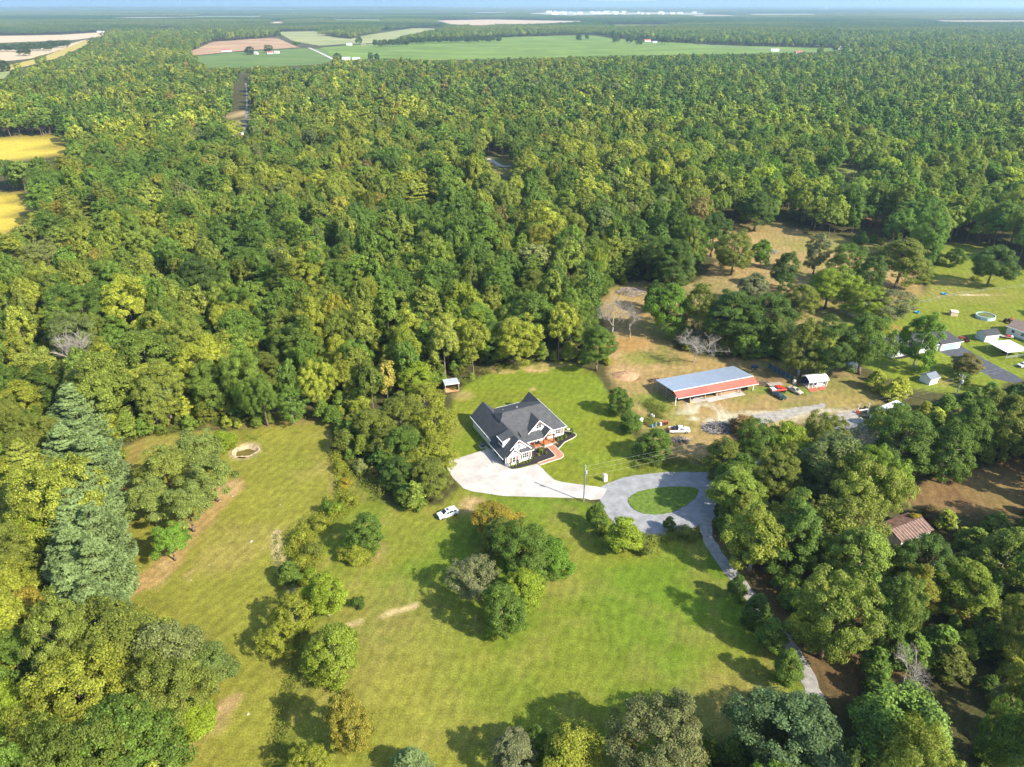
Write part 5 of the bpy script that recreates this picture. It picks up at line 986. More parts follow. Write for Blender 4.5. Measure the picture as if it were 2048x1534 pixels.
# white flatbed pickup
e = car('pickup_truck', None, R(0), P_WHITE, 'white pickup with brown load bed and black headboard beside the brush pile', PICK, (1.75, -1.75), ((1.0, .0),), ((1.32, .78, 'windshield'), (-.5, -.36, 'rear_window')), 'truck', wr=.4, loc=W(1358, 864))
bd = box('bed', M_TIMBER, e, -2.75, -.54, -.98, .98, .72, .84); 
for sg in (1, -1): box('bed_side', P_WHITE, bd, -2.72, -.55, *sorted((sg * .94, sg * 1.0)), .5, 1.12)
box('headboard', P_BLACK, e, -.75, -.6, -.85, .85, 1.16, 1.95); MB().box(-1.6, -.78, -.7, .7, .845, 1.5).build('tool_box', P_BLACK, e, bevel=.06)
# red machine with white hood on a low trailer
p = W(1556, 783); e = empty('red_truck', (p.x, p.y, 0), R(10), 'old red truck with white hood beside the dark green sedan', 'truck')
MB().box(-2.6, 2.2, -.95, .95, .55, 1.05).build('body', P_RED, e, bevel=.08); MB().prism([(-.9, 1.05), (1.0, 1.05), (.7, 1.75), (-.7, 1.75)], -.8, .8, 'y').build('cab', P_RED, e); MB().box(-2.4, -1.0, -.85, .85, 1.052, 1.25).build('hood', P_WHITE, e, bevel=.05); MB().box(-.6, .6, -.83, -.81, 1.2, 1.65).build('side_window', M_CARGLASS, e)
for x in (-1.8, 1.5):
    for sg in (1, -1): MB().tube((x, sg * .75, .42), (x, sg * 1.0, .42), .42, .42, 12).build('wheel', M_TYRE, e)
p = W(1549, 772); e = empty('flat_trailer', (p.x, p.y, 0), R(8), 'wooden flat trailer with rails behind the old red truck', 'trailer'); box('deck', mat('weathered_wood', (.30, .25, .20), .9, .25, 3), e, -2.2, 2.2, -1, 1, .6, .72)
for x in (-2.1, 0, 2.1): box('upright', M_TIMBER, e, x - .05, x + .05, .9, 1.0, .721, 1.4)
box('rail', M_TIMBER, e, -2.2, 2.2, .92, .98, 1.402, 1.5); MB().tube((-.5, -1.1, .35), (-.5, -.85, .35), .35, .35, 12).build('wheel', M_TYRE, e); MB().tube((-.5, .85, .35), (-.5, 1.1, .35), .35, .35, 12).build('wheel', M_TYRE, e)
# motorhome
p = W(1520 / 5.69 + 1500, 710 / 5.69 + 700, 2.9); e = empty('motorhome', (p.x, p.y, 0), R(30), 'white motorhome half hidden by trees beside the road', 'motorhome')
MB().prism([(0, .45), (9.2, .45), (9.2, 2.95), (.5, 3.0), (-.9, 2.9), (-1.2, 2.2), (-.5, 1.9), (0, 1.3)], 0, 2.5, 'y').build('body', P_WHITE, e, bevel=.05); MB().prism([(-1.9, .45), (0, .45), (0, 1.9), (-.4, 1.88), (-1.0, 1.3), (-1.9, 1.2)], .15, 2.35, 'y').build('cab', P_WHITE, e, bevel=.04)
MB().add([(-.46, .3, 1.86), (-.46, 2.2, 1.86), (-1.02, 2.25, 1.35), (-1.02, .25, 1.35)], [(0, 1, 2, 3)]).build('windshield', M_CARGLASS, e); box('roof_panel', mat('roof_tan', (.55, .5, .42), .6), e, .3, 1.8, .5, 2.0, 3.0, 3.03)
for x in (3.2, 6.2): box('roof_vent', P_WHITE, e, x, x + .7, .9, 1.6, 2.98, 3.2)
box('roof_unit', P_WHITE, e, 4.4, 5.4, .8, 1.7, 2.98, 3.28, bevel=.05)
for x in (1.4, 3.8, 6.6): box('side_window', M_CARGLASS, e, x, x + 1.0, -.02, -.003, 1.6, 2.3)
for x in (-1.1, 6.9):
    for y in (.0, 2.3): MB().tube((x, y, .4), (x, y + .25, .4), .4, .4, 12).build('wheel', M_TYRE, e)
# small white travel trailer under the trees
p = W(1703, 739); e = empty('camper_trailer', (p.x, p.y, 0), R(75), 'white box trailer in the shade behind the shed with red ramps', 'trailer'); MB().box(-2.2, 2.2, -1.1, 1.1, .5, 2.6).build('body', P_WHITE, e, bevel=.1); MB().tube((-.3, -1.15, .35), (-.3, -.9, .35), .35).build('wheel', M_TYRE, e); box('door', P_SILVER, e, .6, 1.3, -1.13, -1.102, .7, 2.3); MB().beam((-2.2, 0, .6), (-3.2, 0, .5), .1, .1).build('tow_bar', M_BLACK, e)

# ------------------------------------------------------------------ barn and outbuildings
M_METALROOF = mat_ribbed('blue_grey_metal_roof', (.36, .42, .49), 0, 14, .35, .25, .06)
M_REDMETAL = mat_ribbed('red_metal', (.38, .075, .045), 0, 20, .5, 0, .06); M_REDMETAL2 = mat_ribbed('red_metal_new', (.42, .055, .035), 0, 20, .45, 0, .06)
M_REDBRICK = mat_courses('red_brick', (.30, .13, .085), (.36, .17, .11), (.40, .34, .28), .22, .075, .012, .9, True, .1)
M_WOOD = mat('grey_wood', (.34, .29, .23), .9, .25, 3, .1)
bn = empty('barn', (46, 173.7, 0), R(20.5), 'long open barn with blue-grey metal roof and red metal front awning', 'barn')
MB().slab([(-.4, 1.1, 4.05), (26.4, .9, 4.05), (26.4, 10.2, 3.0), (-.4, 10.6, 3.0)], .12).build('roof', M_METALROOF, bn)
for k in range(27): MB().beam((-.2 + k * .99, 1.15, 4.07), (-.2 + k * .99, 10.3, 3.03), .05, .05).build('roof_rib', M_METALROOF, bn)
MB().slab([(.3, -.55, 2.45), (10.6, -.8, 2.45), (10.2, 1.05, 4.0), (-.35, 1.1, 4.0)], .06).build('awning', M_REDMETAL2, bn); MB().slab([(10.62, -.8, 2.45), (26.95, -1.2, 2.45), (26.4, .85, 4.0), (10.22, 1.05, 4.0)], .06).build('awning', M_REDMETAL, bn)
MB().beam((-.4, 1.05, 4.1), (26.4, .84, 4.1), .12, .14).build('ridge_trim', M_TRIM, bn); MB().beam((.3, -.6, 2.40), (26.95, -1.25, 2.40), .08, .14).build('awning_trim', M_TRIM, bn)
for x in (0, 4.8, 9.8, 15.2, 21.5, 26.0):
    box('post', M_TRIM if x in (0, 26.0) else M_WOOD, bn, x - .09, x + .09, -.05 if x < 20 else -.4, .13 if x < 20 else -.22, 0, 2.72)
for x in (0, 6.5, 13, 19.5, 26): box('rear_post', M_WOOD, bn, x - .1, x + .1, 9.9, 10.1, 0, 2.95)
for x in (0, 26): box('side_post', M_WOOD, bn, x - .1, x + .1, 5, 5.2, 0, 3.4)
for z in (.5, 1.3, 2.1, 2.7): MB().beam((-.12, .1, z), (-.12, 10, z), .06, .14).build('girt', M_WOOD, bn)
box('rear_wall', M_WOOD, bn, 6, 26, 9.6, 9.7, 0, 2.95); bw = box('brick_wall', M_REDBRICK, bn, 14.1, 22.2, .6, .85, 0, 2.6); box('wood_panel', mat('brown_boards', (.36, .22, .12), .8, .2, 2), bw, 14.12, 18.2, .55, .598, 0, 1.9); box('partition', M_WOOD, bn, 13.95, 14.08, .6, 9.5, 0, 2.8); box('partition', M_WOOD, bn, 9.7, 9.85, 1.5, 9.5, 0, 2.8)
box('slab', M_CONC, bn, 9.9, 22.4, -1.75, .595, -.05, .07); box('slab', M_CONC, bn, 3.6, 9.88, -.6, 4, -.05, .05)
e = empty('yellow_drum_stack', tuple(bn.matrix_world @ Vector((0, 0, 0))) if 0 else (46 + 4.6 * .937 + .3, 173.7 + 4.6 * .35 - .3, 0), .3, 'yellow plywood box leaning on a post under the barn awning', 'box'); box('side', mat('yellow_ply', (.55, .36, .10), .8, .15, 2), e, -.3, .3, -.25, .25, 0, .95); box('lid', M_WOOD, e, -.34, .34, -.29, .29, .952, 1.0)
def bpt(x, y): c, s_ = math.cos(R(20.5)), math.sin(R(20.5)); return Vector((46 + x * c - y * s_, 173.7 + x * s_ + y * c, 0))
def junk_tyres(p, label):
    e = empty('tyre_stack', (p.x, p.y, 0), 0, label, 'tyres')
    for k in range(4): MB().lathe([(.2, .02 + k * .22), (.36, .0 + k * .22), (.38, .11 + k * .22), (.36, .21 + k * .22), (.2, .20 + k * .22)], 12, (.04 * (k % 2), .03 * k % .1)).build('tyre', M_TYRE, e)
junk_tyres(bpt(23.5, .6), 'stack of black tyres under the right end of the barn'); junk_tyres(bpt(24.6, .8), 'second tyre stack beside the right barn post')
# log and brush heaps
def heap(name, px, rx, ry, h, n, cols, label, cat, seed, ln=(.8, 2.2), rad=.07):
    p = W(*px); g = np.random.default_rng(seed); e = empty(name, (p.x, p.y, 0), 0, label, cat)
    for ci, c_ in enumerate(cols):
        mb = MB()
        for k in range(n):
            r_ = math.sqrt(g.random()); a = g.random() * 6.28; x, y = rx * r_ * math.cos(a), ry * r_ * math.sin(a); z = h * (1 - r_) * g.uniform(.3, 1.1) + .1; t = g.random() * 6.28; L = g.uniform(*ln) / 2; dz = g.uniform(-.35, .35); d_ = Vector((math.cos(t), math.sin(t), dz)) * L; q = Vector((x, y, z + .1)); lo = min(q.z - d_.z, q.z + d_.z)
            if lo < .03: q.z += .05 - lo
            mb.tube(q - d_, q + d_, rad * g.uniform(.6, 1.3), rad * .5, 5)
        mb.build(['branches', 'sticks', 'boards'][ci % 3], c_, e)
heap('brush_pile', (1437, 858), 4.2, 3.0, 1.6, 240, [mat('grey_brush', (.33, .31, .29), .9, .3, 4), mat('dark_brush', (.12, .10, .09), .9, .3, 4)], 'grey brush and scrap pile beside the white pickup', 'brush pile', 3)
heap('brush_pile', (1262, 585), 5.5, 5, 1.8, 200, [mat('brown_brush', (.26, .19, .14), .9, .3, 4), M_BARKPALE], 'brown brush heap under the trees at the top of the brown slope', 'brush pile', 5)
heap('brush_pile', (1544, 505), 3.4, 2.6, 1.3, 110, [M_BARKPALE], 'pale branch heap beside the small bright tree in the pasture', 'brush pile', 6)
heap('wood_pile', (1312, 763), 2.2, 1.4, .9, 60, [M_BARK], 'dark branch heap at the rear left corner of the barn', 'brush pile', 7)
heap('wood_pile', (1526, 768), 2.2, 1.4, 1.0, 70, [mat('brown_brush', (.26, .19, .14))], 'brown branch heap right of the barn end post', 'brush pile', 8)
heap('lumber_pile', (1360, 882), 2.0, .7, .5, 26, [M_WOOD, mat('dark_brush', (.12, .10, .09))], 'low pile of grey boards on the grass below the white pickup', 'lumber', 9, (2.4, 3.6), .09)
heap('rubble', (1640, 650), 3, 1.5, .5, 40, [M_BARKPALE], 'scattered pale sticks on the ground left of the small open shelter', 'sticks', 10)
# earth mound
mp = W(1252, 752); g = np.random.default_rng(4); V = []; F = []
for i in range(7):
    for j in range(20): a = j / 20 * 6.283; r_ = 3.4 * (i / 6) * (1 + .12 * math.sin(a * 3 + i)); V.append((r_ * math.cos(a) * 1.25, r_ * math.sin(a), 1.35 * (1 - (i / 6) ** 1.5) * (1 + .1 * math.sin(a * 5)) - .02))
F = [(i * 20 + j, i * 20 + (j + 1) % 20, i * 20 + 20 + (j + 1) % 20, i * 20 + 20 + j) for i in range(6) for j in range(20)]
o = MB().add(V, F).build('earth_mound', mat('bare_earth', (.36, .22, .12), .95, .25, 1.2, .05, bump=.6), None, smooth=True); o.location = (mp.x, mp.y, 0); tag(o, 'brown earth mound on the grass left of the barn', 'earth mound')
# run-in shed on the house lawn
e = empty('animal_shelter', (-19.4, 181.6, 0), R(15.2), 'small grey-roofed open-front shelter at the edge of the woods behind the house', 'shelter')
M_PALEW = mat('pale_boards', (.58, .52, .43), .85, .12, 3, .1)
box('side_wall', M_PALEW, e, 0, .12, 0, 3.4, 0, 2.3); box('side_wall', M_PALEW, e, 3.95, 4.07, 0, 3.4, 0, 2.3); box('back_wall', M_PALEW, e, .122, 3.948, 3.28, 3.4, 0, 2.2); MB().slab([(-.15, -.3, 2.55), (4.2, -.3, 2.55), (4.2, 3.6, 2.3), (-.15, 3.6, 2.3)], .1).build('roof', mat_ribbed('grey_shed_roof', (.42, .45, .48), 0, 20, .5), e); box('fascia', M_TRIM, e, -.17, 4.22, -.36, -.302, 2.38, 2.58); box('floor', mat('orange_dirt', (.48, .27, .13), .95, .15, 2), e, .13, 3.94, -.5, 3.27, -.03, .03)
# white shed with blue shutters and red ramps
e = empty('garden_shed', (86.7, 184.1, 0), R(13.4), 'white barrel-roofed shed with dark blue shutters and red ramps', 'shed')
M_BLUE = mat('navy_paint', (.02, .03, .10), .5, .1, 3); M_RAMP = mat('red_ramp', (.42, .10, .065), .7, .15, 3)
box('side_wall', M_SIDING, e, 2.7, 6.2, 0, 2.8, .25, 2.3); box('rear_wall', M_BLUE, e, .1, 2.7, 2.2, 2.8, .25, 2.3); box('floor', M_WOOD, e, 0, 6.2, -.9, 2.8, .05, .248)
MB().prism([(-1.1, 2.1), (-1.15, 2.3), (-.75, 2.9), (.2, 3.35), (.9, 3.45), (1.6, 3.35), (2.6, 2.9), (3.0, 2.3), (2.95, 2.1), (2.5, 2.75), (.9, 3.3), (-.6, 2.75)], -.15, 6.4, 'x').build('roof', mat_ribbed('white_roof', (.70, .72, .73), 0, 16, .5), e)
for x in (0.05, 1.4, 2.7, 6.1): box('post', M_TRIM, e, x - .06, x + .06, -.88, -.76, .25, 2.35)
for x in (2.75, 5.6): box('shutter', M_BLUE, e, x, x + .5, -.06, -.002, .5, 2.1)
box('door', M_TRIM, e, 3.6, 5.1, -.06, -.002, .3, 2.1); box('window', M_GLASS, e, 1.2, 2.0, 2.14, 2.198, 1.1, 1.9)
MB().add([(-.1, -.9, .24), (2.5, -.9, .24), (2.6, -2.5, .03), (-.2, -2.5, .03)], [(0, 1, 2, 3)]).build('ramp', M_RAMP, e); MB().add([(3.5, -.9, .24), (5.3, -.9, .24), (5.4, -2.1, .03), (3.4, -2.1, .03)], [(0, 1, 2, 3)]).build('ramp', M_RAMP, e); box('wall_panel', M_SIDING, e, 2.71, 6.19, -.7, -.002, .25, 2.3) if 0 else None
# blue-green screen fence behind the barn end
e = empty('screen_fence', tuple(W(1562, 750)), R(118), 'dark blue-green panel fence in the shade behind the vehicles', 'fence'); 
for k in range(6): box('panel', mat('teal_panel', (.03, .075, .10), .6, .15, 2), e, -5 + k * 1.7, -3.35 + k * 1.7, -.03, .03, .1, 1.7); box('post', M_WOOD, e, -5.08 + k * 1.7, -5.0 + k * 1.7, -.05, .05, 0, 1.8)
e = empty('water_tank', tuple(W(1509, 738)), R(10), 'dark blue tank on legs behind the right rear of the barn', 'tank'); MB().tube((-1, 0, .9), (1, 0, .9), .5, .5, 12).build('tank', mat('dark_blue_tank', (.03, .06, .10), .5), e); box('cradle', M_WOOD, e, -.8, -.6, -.5, .5, 0, .5); box('cradle', M_WOOD, e, .6, .8, -.5, .5, 0, .5)
e = empty('oil_tank', tuple(W(1588, 768)), R(20), 'cream upright tank beside the tree trunk left of the white shed', 'tank'); MB().lathe([(0, .15), (.5, .15), (.55, .3), (.55, 1.2), (.45, 1.4), (0, 1.45)], 14).build('tank', mat('cream_tank', (.6, .55, .42), .5), e, smooth=True); MB().lathe([(.35, 0), (.4, 0), (.4, .15), (.35, .15)], 12).build('foot', M_WOOD, e)
# white tank, drums and bits left of the pickup
e = empty('water_tank', tuple(W(1280, 848)), 0, 'white water tank on a stand by the green young tree left of the barn', 'tank'); MB().lathe([(0, .9), (.65, .9), (.7, 1.0), (.7, 1.7), (.55, 1.95), (.2, 2.05), (0, 2.05)], 16).build('tank', M_TRIM, e, smooth=True)
for a in range(4): MB().tube((.5 * math.cos(a * 1.57 + .8), .5 * math.sin(a * 1.57 + .8), 0), (.5 * math.cos(a * 1.57 + .8), .5 * math.sin(a * 1.57 + .8), .9), .06).build('leg', M_GALV, e)
def drum(px, col, label, lie=False, r=.3, h=.9, group=None):
    p = W(*px); e = empty('drum', (p.x, p.y, 0), .4, label, 'drum', group); m_ = mat('drum_' + str(col), col, .5, .1, 3); pr = [(0, .01), (r, .01), (r, h * .33), (r + .025, h * .35), (r, h * .37), (r, h * .65), (r + .025, h * .67), (r, h * .69), (r, h), (r * .9, h), (r * .9, h - .03), (0, h - .03)]
    b = MB().lathe(pr, 14).build('shell', m_, e); MB().lathe([(0, h - .02), (.06, h - .02), (.06, h + .03), (0, h + .03)], 8, (r * .5, 0)).build('cap', M_GALV, e)
    if lie: e.rotation_euler = (math.pi / 2, 0, .4); e.location.z = r + .03
drum((1303, 833), (.7, .7, .68), 'white drum lying on the grass right of the white tank', True, .45, 1.0)
drum((1304, 855), (.10, .28, .55), 'left one of the two blue drums by the red crate'); drum((1311, 851), (.16, .32, .58), 'right one of the two blue drums by the red crate'); drum((1321, 851), (.6, .66, .68), 'pale drum between the blue drums and the red rack')
e = empty('rack', tuple(W(1329, 849)), R(10), 'rusty red metal rack right of the drums', 'rack')
for k in range(5): box('bar', mat('rust_red', (.30, .10, .05), .8, .2, 4), e, -.9 + k * .42, -.82 + k * .42, -.4, .4, .05, .95)
box('top_rail', mat('rust_red', (.30, .10, .05)), e, -1, 1, -.42, .42, .952, 1.0)
e = empty('crate', tuple(W(1310, 863)), R(25), 'low red-brown crate in front of the blue drums', 'crate'); box('base', M_TIMBER, e, -.9, .9, -.4, .4, 0, .12)
for y in (-.4, .34): box('board', M_TIMBER, e, -.9, .9, y, y + .06, .122, .55)
for x in (-.9, .84): box('board', M_TIMBER, e, x, x + .06, -.338, .338, .122, .55)

# ------------------------------------------------------------------ neighbours on the right
def gabled(name, loc, ang, L, D, hw, hr, wallm, roofm, label, cat='house', ov=.4, hip=0, wins=(), group=None):
    """ridge along x; front wall at y=0"""
    e = empty(name, loc, ang, label, cat, group); box('wall', wallm, e, 0, L, 0, D, -.05, hw)
    for sg in (0, 1):
        y0 = -ov if sg == 0 else D + ov; zz = hw - ov * (hr - hw) / (D / 2)
        MB().slab([(-ov, y0, zz), (L + ov, y0, zz), (L + ov - hip, D / 2, hr), (-ov + hip, D / 2, hr)] if sg == 0 else [(L + ov, y0, zz), (-ov, y0, zz), (-ov + hip, D / 2, hr), (L + ov - hip, D / 2, hr)], .12).build('roof', roofm, e)
    if hip:
        for sg in (0, 1):
            x0, x1 = (-ov, -ov + hip) if sg == 0 else (L + ov, L + ov - hip); zz = hw - ov * (hr - hw) / (D / 2); MB().slab([(x0, -ov, zz), (x1, D / 2, hr - .005), (x0, D + ov, zz)], .1).build('roof', roofm, e)
    else:
        for x in (.002, L - .102): MB().prism([(.05, hw - .06), (D - .05, hw - .06), (D / 2, hr - .16)], x, x + .1, 'x').build('gable', wallm, e)
    for x0, x1, z0, z1 in wins: window(e, 'x', 0, x0, x1, z0, z1, -1, 1)
    MB().beam((-ov, -ov - .06, hw - ov * (hr - hw) / (D / 2) - .06), (L + ov, -ov - .06, hw - ov * (hr - hw) / (D / 2) - .06), .1, .14).build('gutter', M_TRIM, e)
    return e
M_DARKSH = mat_courses('dark_shingle', (.050, .052, .055), (.07, .07, .072), (.035, .036, .04), .33, .14, .012, .9, False, .25); M_BRNSH = mat('brown_shingle', (.20, .15, .12), .9, .2, 2)
o_ = Vector((139.2, 209.4)); ang = R(17.2); c_, s_ = math.cos(ang), math.sin(ang)
rh = gabled('ranch_house', (139.2 - 19 * c_ , 209.4 - 19 * s_ + .3, 0), ang, 19.0, 9.5, 2.7, 4.6, M_SIDING, M_DARKSH, 'white ranch house with dark roof behind the dense green maple', ov=.5, wins=((1.2, 2.2, .9, 2.0), (4.2, 5.6, .9, 2.0), (9, 10.2, .9, 2.0), (13, 14.2, .9, 2.0)))
# its hipped garage wing facing the drive
gw = MB().box(19.0, 27, -.6, 8.0, -.05, 2.7).build('wall', M_SIDING, rh); 
for pts in ([(18.4, -1.1, 2.6), (27.5, -1.1, 2.6), (24.4, 4.0, 4.7), (18.4, 4.0, 4.7)], [(27.5, -1.1, 2.6), (27.5, 8.6, 2.6), (24.4, 4.0, 4.7)], [(27.5, 8.6, 2.6), (18.4, 8.6, 2.6), (18.4, 4.0, 4.7), (24.4, 4.0, 4.7)]): MB().slab(pts, .12).build('roof', M_DARKSH, rh)
gd = box('garage_door', mat('pale_green_door', (.34, .46, .42), .5, .05, 2), rh, 20.8, 25.2, -.66, -.602, .0, 2.15)
for k in range(4): box('panel', mat('pale_green_door', (0, 0, 0)), gd, 20.85, 25.15, -.685, -.662, .04 + k * .53, .5 + k * .53)
MB().beam((18.4, -1.16, 2.53), (27.5, -1.16, 2.53), .1, .16).build('gutter', M_TRIM, rh); box('flower_bed', M_MULCH, rh, 1, 8, -1.3, -.1, 0, .12)
for v_ in ((3, 3), (5, 2.4), (2, 6.2), (6.5, 1.2)): MB().tube((v_[0], v_[1], 2.8), (v_[0], v_[1], 4.5), .14).build('vent_pipe', M_TRIM, rh)
e = gabled('storage_shed', (157.8, 216.1, 0), R(12.6), 5.5, 3.9, 2.5, 3.7, mat('grey_green_siding', (.50, .53, .49), .6), M_DARKSH, 'pale storage shed with dark roof and white panelled front', 'shed', .3)
for k in range(3): box('door_panel', M_TRIM, e, .3 + k * 1.7, 1.75 + k * 1.7, -.05, -.002, .1, 2.3)
SHA = -62; SHX, SHY = W(2011, 667)[:2]
gabled('side_house', (164.5, 229.0, 0), R(SHA), 13, 8, 2.9, 4.6, mat('cream_siding', (.66, .66, .58), .6), M_BRNSH, 'cream house cut by the right edge of the view', wins=((1.5, 2.6, 1.0, 2.1), (4.6, 5.7, 1.0, 2.1), (8, 9, 1, 2.1))).location = (SHX, SHY, 0)
e = empty('carport', (157.0, 203.0, 0), R(14), 'open carport with flat white metal roof right of the asphalt drive', 'carport'); MB().slab([(-.6, -.3, 2.7), (8.2, -.3, 2.5), (8.2, 7.6, 2.6), (-.6, 7.6, 2.8)], .12).build('roof', mat_ribbed('white_carport_roof', (.78, .78, .77), 1, 12, .4), e)
for x in (0, 4, 8):
    for y in (0, 7.3): MB().tube((x, y, 0), (x, y, 2.5), .06).build('post', M_GALV, e)
for z in (.6, 1.0): MB().beam((-.1, 0, z), (8, 0, z), .05, .08).build('rail', M_GALV, e)
e = empty('mower', (159.5, 207.5, 0), .5, 'dark riding mower under the carport', 'mower'); MB().box(-.8, .3, -.4, .4, .3, .75).build('hood', P_BLACK, e, bevel=.08); box('seat', M_BLACK, e, .35, .8, -.25, .25, .5, .95)
for x, r_ in ((-.6, .2), (.5, .28)):
    for y in (-.45, .35): MB().tube((x, y, r_), (x, y + .12, r_), r_).build('wheel', M_TYRE, e)
def tractor(px, h, label):
    p = W(*px); e = empty('tractor', (p.x, p.y, 0), h, label, 'tractor'); m_ = mat('tractor_red', (.22, .035, .03), .5, .2, 3); MB().box(-.2, 1.4, -.3, .3, .7, 1.2).build('hood', m_, e, bevel=.06); MB().box(-.9, -.2, -.35, .35, .5, .8).build('chassis', M_BLACK, e); box('seat', M_BLACK, e, -.75, -.35, -.22, .22, .85, 1.3); MB().tube((.9, 0, 1.2), (.9, 0, 1.7), .04).build('exhaust', M_BLACK, e); MB().tube((-.1, 0, 1.1), (-.25, 0, 1.35), .2, .2, 10).build('steering_wheel', M_BLACK, e)
    for x, r_, w_, y in ((-.6, .62, .3, .75), (1.1, .38, .2, .6)):
        for sg in (1, -1): wv = MB().tube((x, sg * (y - w_ / 2), r_), (x, sg * (y + w_ / 2), r_), r_, r_, 14).build('wheel', M_TYRE, e); MB().tube((x, sg * (y - .17), r_), (x, sg * (y + .16), r_), r_ * .5, r_ * .5, 10).build('rim', m_, wv)
    e.scale = (1.25, 1.25, 1.2)
tractor((1927, 682), R(160), 'old dark red tractor beside the pale storage shed'); tractor((2017, 645), R(30), 'small red tractor on the grass behind the cream house')
e = empty('boat_trailer', (167.5, 219.5, 0), R(-20), 'flat trailer with red and white goods beside the storage shed', 'trailer'); box('deck', M_WOOD, e, -1.8, 1.8, -.8, .8, .5, .6); MB().box(-.2, 1.0, -.5, .5, .602, 1.1).build('load', P_RED, e, bevel=.05); MB().box(1.05, 1.7, -.5, .5, .602, 1.0).build('load', P_WHITE, e, bevel=.05)
for y in (-.95, .8): MB().tube((-.3, y, .3), (-.3, y + .15, .3), .3).build('wheel', M_TYRE, e)
# round pool, boxes, shelter
p = W(1970, 636); e = empty('swimming_pool', (p.x, p.y, 0), 0, 'round above-ground pool with pale blue wall and green water', 'pool'); MB().lathe([(3.05, 0), (3.05, 1.15), (3.12, 1.2), (2.88, 1.2), (2.95, 1.15), (2.95, 0)], 28).build('wall', mat('pool_wall', (.42, .55, .62), .5, .15, 1), e); MB().lathe([(0, .95), (2.94, .95)], 28).build('water', mat('green_water', (.14, .17, .05), .12, .15, .6, .5), e)
for k in range(10): MB().tube((3.1 * math.cos(k * .628), 3.1 * math.sin(k * .628), 0), (3.1 * math.cos(k * .628), 3.1 * math.sin(k * .628), 1.22), .07).build('upright', M_TRIM, e)
e = gabled('pump_house', tuple(W(1901, 632)), R(-12), 2.3, 2.2, 1.7, 1.9, mat('tan_board', (.58, .46, .34), .8, .08, 2), mat('tan_roof', (.62, .52, .42), .8, .08, 2), 'small tan box shed standing alone on the lawn', 'shed', .08)
e = empty('open_shelter', tuple(W(1715, 632)), R(15), 'small open shelter with pale green metal roof under the trees', 'shelter'); MB().slab([(-.4, -.4, 2.7), (6.2, -.4, 2.7), (6.2, 2.2, 3.3), (-.4, 2.2, 3.3)], .1).build('roof', mat_ribbed('green_white_roof', (.50, .62, .60), 0, 16), e); MB().slab([(-.4, 2.2, 3.29), (6.2, 2.2, 3.29), (6.2, 4.8, 2.7), (-.4, 4.8, 2.7)], .1).build('roof', MATS['green_white_roof'], e)
for x in (0, 5.8):
    for y in (0, 4.4): box('post', M_TRIM, e, x - .07, x + .07, y - .07, y + .07, 0, 2.65)
box('back_wall', M_PALEW, e, 0, 5.8, 4.47, 4.55, 0, 2.6); MB().box(-2.6, -.6, 0, 2.2, 0, 1.6).build('side_pen', M_PALEW, e)
gabled('kennel', tuple(W(1858, 771)), R(25), 3.6, 3.4, 2.2, 3.2, M_SIDING, mat('slate_roof', (.16, .18, .22), .8, .15, 2), 'small building with slate-grey roof beside the utility pole on the right', 'shed', .3)
for px, label in (((1888, 589), 'blue plastic tub lying by the field fence'), ((1834, 626), 'blue plastic tub beside the grey thin-leaved tree')):
    p = W(*px); e = empty('tub', (p.x, p.y, 0), 0, label, 'tub'); MB().lathe([(0, .03), (.7, .03), (.85, .5), (.8, .5), (.66, .08), (0, .08)], 16).build('shell', mat('blue_plastic', (.06, .30, .58), .4, .05, 2), e); MB().lathe([(.8, .5), (.9, .5), (.9, .54), (.8, .54)], 16).build('rim', mat('blue_plastic', (.06, .3, .58)), e)
# fence between the lawn and the field
fp = [(1838, 607), (1858, 604), (1876, 598), (1900, 593), (1930, 589), (1965, 584), (2000, 580), (2045, 574)]
e = empty('wire_fence', tuple(W(*fp[0])), 0, 'low wire fence with wooden posts between the lawn and the far field', 'fence'); q0 = W(*fp[0])
for a in fp: q = W(*a) - q0; MB().tube((q.x, q.y, 0), (q.x, q.y, 1.3), .09, .08, 6).build('post', M_POST, e)
for z in (.5, 1.1):
    mb = MB()
    for a, b in zip(fp, fp[1:]): A = W(*a) - q0; B = W(*b) - q0; mb.tube((A.x, A.y, z), (B.x, B.y, z), .02, .02, 4)
    mb.build('wire', M_GALV, e)
# clothes posts with junk
e = empty('swing_frame', tuple(W(1727, 822)), R(15), 'white T-posts with clutter on the grass above the motorhome', 'posts')
for x in (-1.9, 1.5): MB().tube((x, 0, 0), (x, 0, 2.2), .06).beam((x - .02, -.5, 2.2), (x - .02, .5, 2.2), .07, .07).build('post', M_TRIM, e)
box('bench', M_TRIM, e, -1.7, 1.3, -.2, .2, .4, .46)
for k, (x, y, m_) in enumerate(((-1.5, -.9, P_RED), (0.2, .7, P_BLACK), (1.2, -.8, P_WHITE), (2.1, .8, P_BLACK))):
    p = W(1727 + x * 8, 822 - y * 5); o = empty('yard_bin', (p.x, p.y, 0), k, ['red bin left of the white T-posts', 'black bin between the white T-posts', 'white bin in front of the white T-posts', 'black bin right of the white T-posts'][k], 'bin'); MB().prism([(-.25, 0), (.25, 0), (.32, .8), (-.32, .8)], -.3, .3, 'y').build('bin', m_, o); box('lid', m_, o, -.36, .36, -.34, .34, .802, .86)
